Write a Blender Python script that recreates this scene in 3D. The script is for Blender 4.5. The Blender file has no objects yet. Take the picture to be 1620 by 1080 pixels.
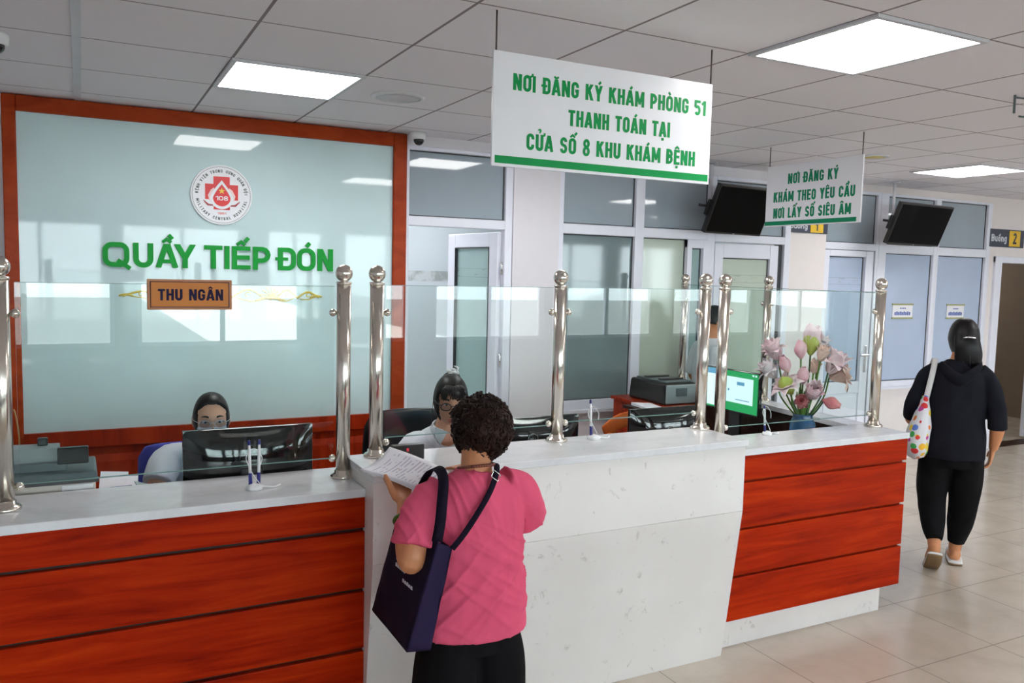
import bpy, bmesh, math, random
from math import sin, cos, pi, radians, sqrt, exp
from mathutils import Vector as V, Matrix, noise

sc = bpy.context.scene
C = sc.collection

# ------------------------------------------------------------------ camera
CAM_Z = 1.88
yaw, pit, rol = 0.479626456, 0.084593479, -0.0236381114
fwd = V((sin(yaw)*cos(pit), cos(yaw)*cos(pit), -sin(pit)))
rgt = V((cos(yaw), -sin(yaw), 0))
dwn = fwd.cross(rgt)
r2 = rgt*cos(rol) + dwn*sin(rol)
d2 = -rgt*sin(rol) + dwn*cos(rol)
cam = bpy.data.cameras.new('camera')
cam.sensor_fit = 'HORIZONTAL'; cam.sensor_width = 36.0
cam.lens = 1311.436/1620*36
cam.clip_start = 0.05; cam.clip_end = 200
camo = bpy.data.objects.new('camera', cam); C.objects.link(camo)
camo.matrix_world = Matrix(((r2.x, -d2.x, -fwd.x, 0), (r2.y, -d2.y, -fwd.y, 0), (r2.z, -d2.z, -fwd.z, CAM_Z), (0, 0, 0, 1)))
sc.camera = camo

# ------------------------------------------------------------------ world, exposure, daylight
LIGHT_PANEL = 12.0
SUN = 12.0       # emission of a ceiling panel
WORLD = 9.0
sc.view_settings.view_transform = 'Standard'
sc.view_settings.look = 'None'
sc.view_settings.gamma = 1.0
sc.view_settings.use_curve_mapping = False
sc.view_settings.exposure = 0.35
world = bpy.data.worlds.new('world'); sc.world = world
world.use_nodes = True
bg = world.node_tree.nodes['Background']
bg.inputs[0].default_value = (0.86, 0.94, 1.0, 1); bg.inputs[1].default_value = WORLD
sun = bpy.data.lights.new('sun', 'SUN'); sun.energy = SUN; sun.angle = radians(1.5); sun.color = (1.0, .93, .82)
suno = bpy.data.objects.new('sun', sun); C.objects.link(suno)
suno.rotation_euler = (radians(19), 0, radians(8))     # high behind the viewer, through the street windows

# ------------------------------------------------------------------ materials
def lin(r, g, b):
    f = lambda c: (c/255/12.92) if c/255 <= 0.04045 else ((c/255+0.055)/1.055)**2.4
    return (f(r), f(g), f(b))

class NT:
    def __init__(s, name):
        s.m = bpy.data.materials.new(name); s.m.use_nodes = True
        s.t = s.m.node_tree; s.p = s.t.nodes['Principled BSDF']; s.out = s.t.nodes['Material Output']
    def n(s, k, **kw):
        x = s.t.nodes.new(k)
        for a, b in kw.items(): setattr(x, a, b)
        return x
    def l(s, a, b): s.t.links.new(a, b)
    def val(s, node, op, a, b=None):
        x = s.n('ShaderNodeMath', operation=op)
        for i, q in enumerate((a, b)):
            if q is None: continue
            if isinstance(q, (int, float)): x.inputs[i].default_value = q
            else: s.l(q, x.inputs[i])
        return x.outputs[0]
    def coord(s): return s.n('ShaderNodeTexCoord').outputs['Object']
    def noise(s, scale, detail=4, rough=.55, vec=None, stretch=None, dist=0):
        t = s.n('ShaderNodeTexNoise'); t.inputs['Scale'].default_value = scale
        t.inputs['Detail'].default_value = detail; t.inputs['Roughness'].default_value = rough
        t.inputs['Distortion'].default_value = dist
        src = vec or s.coord()
        if stretch:
            mp = s.n('ShaderNodeMapping'); mp.inputs['Scale'].default_value = stretch
            s.l(src, mp.inputs[0]); src = mp.outputs[0]
        s.l(src, t.inputs['Vector']); return t.outputs[0]
    def ramp(s, fac, stops):
        r = s.n('ShaderNodeValToRGB'); e = r.color_ramp.elements
        while len(e) < len(stops): e.new(.5)
        for k, (p, c) in zip(e, stops): k.position = p; k.color = (*c, 1) if len(c) == 3 else c
        s.l(fac, r.inputs[0]); return r.outputs[0]
    def mix(s, fac, a, b):
        x = s.n('ShaderNodeMix', data_type='RGBA')
        for k, q in ((0, fac), (6, a), (7, b)):
            if isinstance(q, (int, float)): x.inputs[k].default_value = q
            elif isinstance(q, tuple): x.inputs[k].default_value = (*q, 1)
            else: s.l(q, x.inputs[k])
        return x.outputs[2]
    def bump(s, h, strength=.2, dist=.01):
        b = s.n('ShaderNodeBump'); b.inputs['Strength'].default_value = strength; b.inputs['Distance'].default_value = dist
        s.l(h, b.inputs['Height']); s.l(b.outputs[0], s.p.inputs['Normal'])
    def base(s, c):
        if isinstance(c, tuple): s.p.inputs['Base Color'].default_value = (*c, 1)
        else: s.l(c, s.p.inputs['Base Color'])
    def set(s, **k):
        for a, b in k.items(): s.p.inputs[a.replace('_', ' ')].default_value = b

def plain(name, c, rough=.5, metal=0, var=.06, bump=0, bscale=60, spec=.5, sheen=0, emis=None):
    t = NT(name)
    f = t.noise(9, 5)
    d = tuple(max(0, x*(1-var)) for x in c); u = tuple(min(1, x*(1+var)) for x in c)
    t.base(t.ramp(f, [(.3, d), (.7, u)]))
    t.set(Roughness=rough, Metallic=metal); t.p.inputs['Specular IOR Level'].default_value = spec
    if sheen: t.p.inputs['Sheen Weight'].default_value = sheen
    if bump: t.bump(t.noise(bscale, 3), bump, .004)
    if emis: t.p.inputs['Emission Color'].default_value = (*c, 1); t.p.inputs['Emission Strength'].default_value = emis
    return t.m

def grid_mask(t, px, py, ox, oy, wx, wy):
    """1 on the joint lines of a tile grid laid in the object's xy plane"""
    sep = t.n('ShaderNodeSeparateXYZ'); t.l(t.coord(), sep.inputs[0])
    out = []
    for ch, p, o, w in ((0, px, ox, wx), (1, py, oy, wy)):
        a = t.val(None, 'SUBTRACT', sep.outputs[ch], o)
        a = t.val(None, 'DIVIDE', a, p)
        r = t.val(None, 'ROUND', a)
        a = t.val(None, 'ABSOLUTE', t.val(None, 'SUBTRACT', a, r))
        out.append(t.val(None, 'LESS_THAN', a, w/p/2))
    return t.val(None, 'MAXIMUM', out[0], out[1])

M = {}
def build_materials():
    t = NT('ceiling_tile')
    g = grid_mask(t, .627, .645, 0, 2.73, .013, .010)
    b = t.ramp(t.noise(260, 2), [(.3, (.84, .805, .845)), (.7, (.89, .855, .895))])
    t.base(t.mix(g, b, (.27, .23, .24))); t.set(Roughness=.85); M['ceil'] = t.m
    h = t.val(None, 'SUBTRACT', 1.0, g); t.bump(h, .5, .004)
    t = NT('floor_tile')
    g = grid_mask(t, .592, .592, 3.0, 2.53, .005, .005)
    f = t.noise(3, 6, .6, dist=.4)
    b = t.ramp(f, [(.25, (.49, .42, .345)), (.5, (.57, .50, .42)), (.75, (.62, .55, .47))])
    t.base(t.mix(g, b, (.30, .26, .21)))
    t.l(t.ramp(t.noise(6, 3), [(.3, (.10,)*3), (.7, (.22,)*3)]), t.p.inputs['Roughness'])
    M['floor'] = t.m
    t = NT('white_quartz')
    f = t.noise(7, 8, .65, stretch=(1, 1, .8), dist=1.6)
    sp = t.ramp(f, [(.595, (0, 0, 0)), (.63, (1, 1, 1)), (.66, (0, 0, 0))])
    f2 = t.noise(2.2, 3)
    b = t.ramp(f2, [(.3, (.71, .67, .65)), (.7, (.78, .745, .725))])
    k = t.val(None, 'MULTIPLY', sp, t.ramp(t.noise(18, 4), [(.48, (0, 0, 0)), (.62, (.55,)*3)]))
    t.base(t.mix(k, b, (.30, .27, .26))); t.set(Roughness=.22); M['quartz'] = t.m
    t = NT('white_quartz_worktop')
    f = t.noise(9, 6, .6, stretch=(.6, 1, 1), dist=1.0)
    t.base(t.ramp(f, [(.3, (.62, .62, .64)), (.6, (.72, .72, .74)), (.8, (.66, .66, .68))])); t.set(Roughness=.15); M['top'] = t.m
    def wood(name, c0, c1, c2, st, rough=.25):
        t = NT(name)
        f = t.noise(2.2, 8, .62, stretch=st, dist=.9)
        t.base(t.ramp(f, [(.28, c0), (.5, c1), (.72, c2)])); t.set(Roughness=rough); t.p.inputs['Specular IOR Level'].default_value = .08
        t.bump(t.noise(5, 6, stretch=st), .05, .003)
        return t.m
    M['cherry'] = wood('cherry_laminate', (.20, .006, .0006), (.37, .017, .001), (.51, .037, .002), (.7, 6, 9), .34)
    M['frame'] = wood('cherry_frame', (.26, .026, .006), (.36, .045, .010), (.44, .062, .014), (1.5, 8, 3), .25)
    M['wains'] = wood('cherry_wainscot', (.20, .014, .003), (.32, .024, .005), (.40, .038, .007), (5, 8, .8), .28)
    M['orangewood'] = wood('orange_wood', (.40, .07, .012), (.50, .10, .018), (.58, .13, .025), (3, 3, 3), .3)
    M['desk'] = wood('dark_desk', (.020, .010, .008), (.035, .016, .012), (.05, .022, .016), (1, 6, 6), .35)
    M['groove'] = plain('dark_groove', (.012, .003, .002), .6)
    M['wall'] = plain('wall_paint', (.76, .73, .77), .7, var=.015)
    M['wallpink'] = plain('wall_paint_warm', (.79, .73, .72), .7, var=.015)
    M['neardark'] = plain('dark_near_wall', (.16, .12, .10), .5, var=.1)  # unseen near wall kept dark so the counter glass reflects less
    M['tan'] = plain('tan_wall', (.26, .20, .145), .7, var=.04)
    M['upvc'] = plain('white_upvc_frame', (.78, .79, .88), .28, var=.02)
    M['seal'] = plain('dark_gasket', (.04, .045, .05), .6)
    # wall tiles with a border strip, for rooms behind
    t = NT('pale_wall_tile')
    sep = t.n('ShaderNodeSeparateXYZ'); t.l(t.coord(), sep.inputs[0])
    z = sep.outputs[2]
    band = t.val(None, 'MULTIPLY', t.val(None, 'GREATER_THAN', z, 1.74), t.val(None, 'LESS_THAN', z, 1.86))
    b = t.mix(band, (.52, .60, .66), t.ramp(t.noise(8, 2), [(.42, (.50, .56, .60)), (.6, (.32, .36, .38))]))
    t.base(b); t.set(Roughness=.3); M['walltile'] = t.m
    # frosted panes
    def pane(name, c, rough, band=False, z0=1.83, z1=1.89, alt=None):
        t = NT(name)
        f = t.noise(1.3, 3)
        base = t.ramp(f, [(.3, tuple(x*.94 for x in c)), (.7, tuple(min(1, x*1.06) for x in c))])
        if band:
            sep = t.n('ShaderNodeSeparateXYZ'); t.l(t.coord(), sep.inputs[0]); z = sep.outputs[2]
            lo = tuple(x*.90 for x in c)
            e = t.val(None, 'ABSOLUTE', t.val(None, 'SUBTRACT', z, (z0+z1)/2))
            line = t.val(None, 'MULTIPLY', t.val(None, 'GREATER_THAN', e, (z1-z0)/2), t.val(None, 'LESS_THAN', e, (z1-z0)/2+.006))
            ins = t.val(None, 'LESS_THAN', e, (z1-z0)/2)
            orn = t.ramp(t.noise(7, 2, stretch=(1, 1, 5)), [(.56, (0, 0, 0)), (.66, (.5,)*3)])
            k = t.val(None, 'MAXIMUM', t.val(None, 'MULTIPLY', line, .45), t.val(None, 'MULTIPLY', ins, orn))
            base = t.mix(k, base, tuple(x*.55 for x in c))
        t.base(base); t.set(Roughness=rough); t.p.inputs['Specular IOR Level'].default_value = .6
        return t.m
    M['pane'] = pane('frosted_pane_blue', (.45, .53, .69), .06, True)
    M['panedark'] = pane('frosted_pane_grey', (.19, .245, .26), .05, True)  # reflection of the darker interior put into the base colour
    M['panegreen'] = pane('frosted_pane_green', (.50, .57, .48), .06, True)  # lime reflections on the door leaf put into the base colour
    M['paneteal'] = pane('frosted_pane_teal', (.33, .47, .46), .05, True)  # green reflection on the open leaf put into the base colour
    M['transom'] = pane('transom_pane', (.34, .40, .45), .04)
    M['recglass'] = pane('back_painted_glass', (.60, .755, .775), .035)
    M['recglass'].node_tree.nodes['Principled BSDF'].inputs['Specular IOR Level'].default_value = .42
    def glass(name, tint, refl=.032):
        t = NT(name); t.t.nodes.remove(t.p)
        tr = t.n('ShaderNodeBsdfTransparent'); tr.inputs[0].default_value = (*tint, 1)
        gl = t.n('ShaderNodeBsdfGlossy'); gl.inputs['Roughness'].default_value = .0; gl.inputs[0].default_value = (1, 1, 1, 1)
        lw = t.n('ShaderNodeLayerWeight'); lw.inputs[0].default_value = .5
        p5 = t.val(None, 'POWER', lw.outputs['Facing'], 5.0)
        fac = t.val(None, 'ADD', t.val(None, 'MULTIPLY', p5, 1-refl), refl)
        mx = t.n('ShaderNodeMixShader'); t.l(fac, mx.inputs[0]); t.l(tr.outputs[0], mx.inputs[1]); t.l(gl.outputs[0], mx.inputs[2])
        t.l(mx.outputs[0], t.out.inputs['Surface']); return t.m
    M['glass'] = glass('clear_screen_glass', (.955, .985, .975))
    M['clearpane'] = glass('door_glass', (.80, .93, .90))
    M['spect'] = glass('spectacle_lens', (.95, .96, .97), .02)
    M['glassedge'] = plain('glass_edge_green', (.16, .26, .24), .15)
    M['steel'] = plain('polished_steel', (.74, .69, .62), .20, 1.0, var=.03)
    M['chrome'] = plain('chrome', (.8, .8, .8), .1, 1.0)
    t = NT('light_diffuser'); t.base((.9, .9, .9)); t.p.inputs['Emission Color'].default_value = (1, .985, .97, 1)
    t.p.inputs['Emission Strength'].default_value = LIGHT_PANEL; M['lamp'] = t.m
    M['rod'] = plain('dark_hanging_rod', (.10, .075, .07), .5)
    M['alu'] = plain('white_aluminium', (.62, .62, .66), .4)
    M['signwhite'] = plain('sign_board_white', (.86, .86, .90), .25, var=.01)
    M['green'] = plain('sign_green', (.006, .30, .075), .4, var=.04, spec=.15)
    M['greenlt'] = plain('letter_green', (.004, .33, .036), .35, var=.04, spec=.15)
    M['greenteal'] = plain('sign_green_teal', (.012, .24, .12), .4, var=.04, spec=.15)
    M['orange'] = plain('orange_plate', (.62, .22, .05), .4, var=.03, spec=.15)
    M['orangedk'] = plain('orange_plate_rim', (.45, .15, .035), .4)
    M['navyink'] = plain('navy_lettering', (.014, .006, .040), .5, spec=.15)
    M['gold'] = plain('gold_film', (.78, .62, .14), .35, var=.1)
    M['white'] = plain('white_plastic', (.78, .78, .79), .35, var=.02)
    M['paper'] = plain('paper', (.82, .81, .85), .7, var=.02)
    M['red'] = plain('emblem_red', (.72, .015, .02), .35, var=.03)
    M['reddk'] = plain('emblem_dark_red', (.35, .03, .04), .35)
    M['pinkline'] = plain('emblem_pink', (.85, .62, .62), .4)
    M['yellow'] = plain('star_yellow', (.9, .55, .04), .4)
    M['inkgrey'] = plain('emblem_lettering', (.05, .08, .07), .5)
    M['black'] = plain('black_plastic', (.012, .012, .013), .3)
    M['blackgloss'] = plain('gloss_black_plastic', (.008, .008, .009), .07, spec=.7)
    M['screenoff'] = plain('dark_screen', (.003, .003, .003), .4, spec=.05)
    M['greyplastic'] = plain('grey_plastic', (.10, .13, .14), .35)
    M['greylt'] = plain('light_grey_plastic', (.30, .36, .37), .3)
    M['beige'] = plain('beige_plastic', (.62, .57, .50), .4, var=.02)
    M['signgrey'] = plain('room_sign_grey', (.045, .055, .085), .4)
    M['signyellow'] = plain('room_sign_yellow', (.80, .50, .03), .4)
    M['signtext'] = plain('room_sign_text', (.62, .64, .68), .5)
    M['noteblue'] = plain('notice_blue_ink', (.09, .14, .42), .6)
    M['notegold'] = plain('notice_holder_gold', (.36, .36, .16), .4)
    M['penblue'] = plain('pen_blue', (.02, .025, .20), .3)
    M['vase'] = plain('blue_glazed_vase', (.008, .085, .20), .15, var=.25, spec=.7)
    M['stem'] = plain('lotus_stem', (.10, .24, .035), .5, var=.2)
    M['stemdk'] = plain('lotus_stem_dark', (.06, .13, .05), .5, var=.2)
    M['pod'] = plain('lotus_pod_green', (.42, .48, .10), .5, var=.1)
    def petal(name, c0, c1):
        t = NT(name)
        t.base(t.ramp(t.noise(14, 3), [(.3, c0), (.7, c1)])); t.set(Roughness=.5)
        t.p.inputs['Subsurface Weight'].default_value = .12; t.p.inputs['Subsurface Radius'].default_value = (.02, .01, .01)
        return t.m
    M['pet_pale'] = petal('petal_pale_pink', (.82, .55, .62), (.88, .74, .76))
    M['pet_white'] = petal('petal_blush_white', (.78, .66, .72), (.86, .78, .80))
    M['pet_pink'] = petal('petal_pink', (.78, .36, .45), (.86, .60, .64))
    M['pet_deep'] = petal('petal_deep_pink', (.62, .15, .18), (.76, .32, .32))
    M['pet_peach'] = petal('petal_peach', (.80, .52, .44), (.86, .68, .60))
    M['skin'] = plain('skin_warm', (.58, .235, .105), .5, var=.06)
    M['skinlt'] = plain('skin_fair', (.66, .36, .24), .5, var=.05)
    M['skinface'] = plain('skin_face', (.56, .27, .17), .5, var=.05)
    M['hairbrown'] = plain('dark_brown_hair', (.020, .0065, .004), .5, var=.5, spec=.2)
    M['hairblack'] = plain('black_hair', (.007, .006, .007), .42, var=.3, spec=.3)
    M['pink'] = plain('pink_cotton', (.70, .090, .175), .85, var=.05, bump=.12, bscale=220, spec=.2)
    M['blackcloth'] = plain('black_cloth', (.006, .0055, .0065), .9, var=.2, spec=.12)
    M['darkcloth'] = plain('dark_charcoal_knit', (.010, .0105, .016), .9, var=.15, bump=.1, bscale=200, spec=.15)
    M['shirtwhite'] = plain('white_uniform', (.70, .72, .78), .75, var=.03, bump=.08, bscale=200)
    M['collarshade'] = plain('collar_shade_cloth', (.34, .37, .40), .8)
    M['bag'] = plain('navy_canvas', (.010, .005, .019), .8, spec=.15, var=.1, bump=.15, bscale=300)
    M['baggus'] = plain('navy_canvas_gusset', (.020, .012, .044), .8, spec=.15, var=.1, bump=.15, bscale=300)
    M['strap'] = plain('navy_webbing', (.008, .005, .014), .8, spec=.12)
    M['bead'] = plain('brown_beads', (.20, .05, .03), .35, var=.3)
    M['jade'] = plain('green_jade', (.05, .14, .02), .2, var=.3)
    M['mask'] = plain('white_face_mask', (.74, .76, .82), .75)
    M['eye'] = plain('eye_white', (.6, .58, .56), .3)
    M['iris'] = plain('eye_dark', (.01, .007, .005), .2)
    M['lip'] = plain('lips', (.42, .10, .08), .5)
    M['sandal'] = plain('white_sandal', (.74, .72, .72), .5)
    M['sole'] = plain('brown_sole', (.22, .13, .06), .7)
    M['chairblue'] = plain('blue_chair_fabric', (.06, .07, .42), .7)
    M['bluecable'] = plain('cable_tan', (.45, .25, .08), .5)
    # form paper: faint printed lines
    t = NT('printed_form')
    sep = t.n('ShaderNodeSeparateXYZ'); t.l(t.n('ShaderNodeTexCoord').outputs['UV'], sep.inputs[0])
    u, v = sep.outputs[0], sep.outputs[1]
    row = t.val(None, 'FRACT', t.val(None, 'MULTIPLY', v, 17.0))
    inl = t.val(None, 'LESS_THAN', row, .32)
    mk = t.val(None, 'GREATER_THAN', t.noise(30, 2, stretch=(1, 1, 1)), .47)
    ins = t.val(None, 'MULTIPLY', t.val(None, 'GREATER_THAN', u, .10), t.val(None, 'LESS_THAN', u, .90))
    ins = t.val(None, 'MULTIPLY', ins, t.val(None, 'LESS_THAN', v, .86))
    k = t.val(None, 'MULTIPLY', t.val(None, 'MULTIPLY', inl, mk), t.val(None, 'MULTIPLY', ins, .6))
    t.base(t.mix(k, (.83, .82, .88), (.30, .24, .42))); t.set(Roughness=.7); M['form'] = t.m
    # spotted tote fabric
    t = NT('spotted_fabric')
    vo = t.n('ShaderNodeTexVoronoi'); vo.inputs['Scale'].default_value = 20; t.l(t.coord(), vo.inputs['Vector'])
    inside = t.val(None, 'LESS_THAN', vo.outputs['Distance'], .46)
    wn = t.n('ShaderNodeTexWhiteNoise'); t.l(vo.outputs['Color'], wn.inputs['Vector'])
    cr = t.n('ShaderNodeValToRGB'); cr.color_ramp.interpolation = 'CONSTANT'
    cols = [(.70, .03, .03), (.85, .45, .02), (.05, .35, .08), (.10, .20, .62), (.82, .60, .05), (.55, .05, .30), (.30, .55, .10), (.75, .20, .04)]
    e = cr.color_ramp.elements
    while len(e) < len(cols): e.new(.5)
    for i, (k, c) in enumerate(zip(e, cols)): k.position = i/len(cols); k.color = (*c, 1)
    t.l(wn.outputs['Value'], cr.inputs[0])
    t.base(t.mix(inside, (.74, .72, .76), cr.outputs[0])); t.set(Roughness=.7); M['spotted'] = t.m
    def screen(name, c, e):
        t = NT(name); t.base((.02, .02, .02)); t.p.inputs['Emission Color'].default_value = (*c, 1); t.p.inputs['Emission Strength'].default_value = e
        t.set(Roughness=.15); return t.m
    M['scrgreen'] = screen('screen_green', (.004, .30, .08), 1.0)
    M['scrwhite'] = screen('screen_pale', (.66, .88, .90), .95)
    M['scrblue'] = screen('screen_blue', (.10, .32, .50), .9)
    M['scrred'] = screen('digits_red', (.8, .04, .08), 1.0)
    M['grass'] = plain('leaf_green', (.08, .22, .04), .6, var=.4)
    M['mat'] = plain('dark_floor_cover', (.022, .020, .020), .95, var=.3, spec=.1)
    M['darkground'] = plain('dark_outdoor_ground', (.20, .20, .20), .85, var=.2)
    M['bark'] = plain('bark', (.12, .08, .05), .8)
    M['brightground'] = plain('bright_outdoor_ground', (.74, .71, .68), .8)
build_materials()

# ------------------------------------------------------------------ mesh builder
def catmull(pts, sub):
    if len(pts) < 3 or sub <= 1: return [tuple(p) for p in pts]
    out = []
    n = len(pts)
    for i in range(n-1):
        p0 = pts[max(i-1, 0)]; p1 = pts[i]; p2 = pts[i+1]; p3 = pts[min(i+2, n-1)]
        for k in range(sub):
            t = k/sub
            out.append(tuple(.5*((2*b) + (-a+c)*t + (2*a-5*b+4*c-d)*t*t + (-a+3*b-3*c+d)*t**3) for a, b, c, d in zip(p0, p1, p2, p3)))
    out.append(tuple(pts[-1])); return out

import unicodedata
def _arc(cx, cy, rx, ry, a0, a1, n=6): return [(cx+rx*cos(radians(a0+(a1-a0)*i/n)), cy+ry*sin(radians(a0+(a1-a0)*i/n))) for i in range(n+1)]
WF = {'M': 1.32, 'N': 1.06, 'A': 1.12, 'K': 1.06, 'Y': 1.06, 'E': .88, 'L': .82, 'T': .95, 'Q': 1.04, 'S': .98, 'P': .98, 'Đ': 1.0, '1': .62, 'u': .82, 'o': .82, 'n': .82, 'g': .82, 'O': 1.02}
def glyph(ch, w, t):
    """strokes (polylines, thickness, closed) of a bold upright sans letter, cap height 1; returns width, strokes"""
    d = unicodedata.normalize('NFD', ch); base = d[0]; marks = d[1:]
    if base == ' ': return w*.55, []
    if base == 'I': W = t
    else: W = w*WF.get(base, 1.0)
    x0, x1, y0, y1 = t/2, W-t/2, t*.45, 1-t*.45
    r = min(.26, (x1-x0)/2); h = t*.9; S = []
    def ln(*p, k=t): S.append((list(p), k, False))
    V1 = lambda: ln((x0, 0), (x0, 1))
    if base in 'O0Q':
        p = _arc(x1-r, y1-r, r, r, 0, 90)+_arc(x0+r, y1-r, r, r, 90, 180)+_arc(x0+r, y0+r, r, r, 180, 270)+_arc(x1-r, y0+r, r, r, 270, 360)
        S.append((p, h if False else t*.95, True))
        if base == 'Q': ln((W*.55, .28), (W*1.02, -.06), k=t*.8)
    elif base in 'CG':
        p = [(x1, .66)]+_arc(x1-r, y1-r, r, r, 0, 90)+_arc(x0+r, y1-r, r, r, 90, 180)+_arc(x0+r, y0+r, r, r, 180, 270)+_arc(x1-r, y0+r, r, r, 270, 360)
        p.append((x1, .34) if base == 'C' else (x1, .5)); ln(*p, k=t*.95)
        if base == 'G': ln((W*.52, .46), (W, .46), k=h)
    elif base in 'DĐ':
        V1(); ln((x0, y1), *_arc(x1-r, y1-r, r, r, 90, 0), *_arc(x1-r, y0+r, r, r, 0, -90), (x0, y0), k=t*.95)
        if base == 'Đ': ln((-t*.5, .5), (W*.55, .5), k=h*.75)
    elif base == 'U': ln((x0, 1), *_arc(x0+r, y0+r, r, r, 180, 270), *_arc(x1-r, y0+r, r, r, 270, 360), (x1, 1))
    elif base == 'A': ln((t*.40, 0), (W/2, 1.06)); ln((W/2, 1.06), (W-t*.40, 0)); ln((W*.22, .27), (W*.78, .27), k=h*.85)
    elif base == 'B':
        V1(); q = .235; ln((x0, y1), *_arc(x1-q*.95, y1-q*.93, q*.9, q*.93, 90, -90), (x0, .535), k=t*.9); ln((x0, .535), *_arc(x1-q, y0+q, q, q*.99, 90, -90), (x0, y0), k=t*.9)
    elif base in 'PR':
        V1(); q = .25; ln((x0, y1), *_arc(x1-q, y1-q, q, q, 90, -90), (x0, y1-2*q), k=t*.93)
        if base == 'R': ln((W*.5, .45), (W-t*.45, 0))
    elif base == 'E': V1(); [ln((x0, y), (W-(t*.15 if y == .52 else 0), y), k=h*.95) for y in (y0, .52, y1)]
    elif base == 'L': V1(); ln((x0, y0), (W, y0), k=h)
    elif base == 'T': ln((W/2, 0), (W/2, 1)); ln((0, y1), (W, y1), k=h)
    elif base == 'H': V1(); ln((x1, 0), (x1, 1)); ln((x0, .52), (x1, .52), k=h)
    elif base == 'I': V1()
    elif base == 'K': V1(); ln((x0, .40), (W-t*.5, 1.04)); ln((W*.45, .62), (W-t*.42, -.04))
    elif base == 'M': V1(); ln((x1, 0), (x1, 1)); ln((t*.62, 1), (W/2, .18), k=t*.85); ln((W/2, .18), (W-t*.62, 1), k=t*.85)
    elif base == 'N': V1(); ln((x1, 0), (x1, 1)); ln((t*.58, 1), (W-t*.58, 0), k=t*.95)
    elif base == 'Y': ln((t*.42, 1.04), (W/2, .42)); ln((W-t*.42, 1.04), (W/2, .42)); ln((W/2, .46), (W/2, 0))
    elif base == 'V': ln((t*.4, 1), (W/2, -.05)); ln((W-t*.4, 1), (W/2, -.05))
    elif base == 'S':
        q = (y1-y0)/4; rx = (x1-x0)/2; cx = W/2
        ln(*_arc(cx, y1-q, rx, q, 5, 90, 6), *_arc(cx, y1-q, rx, q, 90, 235, 8), *_arc(cx, y0+q, rx, q, 55, -90, 8), *_arc(cx, y0+q, rx, q, -90, -175, 6), k=t*.92)
    elif base == '8':
        for cy, q, k in ((.755, .20, .92), (.27, .225, 1.0)):
            S.append((_arc(W/2, cy, (x1-x0)/2*k, q, 0, 345, 18), t*.85, True))
    elif base == '9': S.append((_arc(W/2, .70, (x1-x0)/2, .24, 0, 345, 18), t*.85, True)); ln((x1, .7), *_arc(W/2, .28, (x1-x0)/2, .22, 0, -150, 8), k=t*.9)
    elif base == '1': ln((W-t/2, 0), (W-t/2, 1)); ln((W-t*.6, .96), (0, .74), k=t*.8)
    elif base == '2': ln(*_arc(W/2, 1-.26, (x1-x0)/2, .21, 170, -25, 10), (x0*.95, .10), k=t*.9); ln((0, y0), (W, y0), k=h)
    elif base == '5': ln((W*.95, y1), (x0, y1), (x0*.95, .52), k=t*.9); ln((x0*.95, .54), *_arc(W/2, .32, (x1-x0)/2, .25, 110, -150, 12), k=t*.9)
    elif base == 'u': ln((x0, .72), *_arc(x0+r, y0+r, r, r, 180, 270), *_arc(x1-r, y0+r, r, r, 270, 360), k=t*.9); ln((x1, 0), (x1, .72))
    elif base == 'n': ln((x0, 0), (x0, .72)); ln((x0, .72-r), *_arc(x0+r, .72-t/2-r, r, r, 180, 90), *_arc(x1-r, .72-t/2-r, r, r, 90, 0), (x1, 0), k=t*.9)
    elif base in 'og':
        S.append((_arc(W/2, .36, (x1-x0)/2, .36-t/2, 0, 345, 18), t*.9, True))
        if base == 'g': ln((x1, .72), (x1, -.05), *_arc(W/2, -.06, (x1-x0)/2, .16, 0, -150, 8), k=t*.9)
    top = 1.0 if base.isupper() else .72; m = W/2; k2 = t*.62
    hat = '\u0302' in marks or '\u0306' in marks
    for c in marks:
        if c == '\u0302': S.append(([(m-.17, top+.06), (m, top+.19), (m+.17, top+.06)], k2, False))
        elif c == '\u0306': S.append((_arc(m, top+.20, .15, .13, 195, 345, 8), k2, False))
        elif c == '\u031b': S.append(([(W-t*.5, top-.10), (W+t*.35, top-.02), (W+t*.40, top+.12)], k2, False))
        elif c == '\u0301':
            y = top+(.20 if hat else .07); x = m+(.16 if hat else .0); S.append(([(x, y), (x+.15, y+.17)], t*.75, False))
        elif c == '\u0300':
            y = top+(.20 if hat else .07); x = m+(.22 if hat else .06); S.append(([(x, y), (x-.15, y+.17)], t*.75, False))
        elif c == '\u0309': S.append(([(m-.08, top+.24)]+_arc(m, top+.235, .075, .07, 150, -60, 6)+[(m, top+.08)], k2*.8, False))
        elif c == '\u0323': S.append(([(m-t*.45, -.16), (m+t*.45, -.16)], t*.85, False))
    return W, S
def stroke_polys(pts, k, closed):
    P = [V((a, b)) for a, b in pts]; n = len(P); Q = []
    for p in P:
        if not Q or (p-Q[-1]).length > 1e-4: Q.append(p)
    P = Q; n = len(P); L = []; R = []
    for i in range(n):
        a = P[i-1] if (i > 0 or closed) else None; c = P[(i+1) % n] if (i < n-1 or closed) else None
        d1 = (P[i]-a).normalized() if a is not None else None; d2 = (c-P[i]).normalized() if c is not None else None
        d1 = d1 or d2; d2 = d2 or d1
        n1 = V((-d1.y, d1.x)); n2 = V((-d2.y, d2.x)); b = n1+n2
        b = b.normalized() if b.length > 1e-3 else n1
        s = min(2.0, 1/max(.3, b.dot(n1)))
        L.append(P[i]+b*k/2*s); R.append(P[i]-b*k/2*s)
    return [(R[i], R[(i+1) % n], L[(i+1) % n], L[i]) for i in range(n if closed else n-1)]
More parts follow.
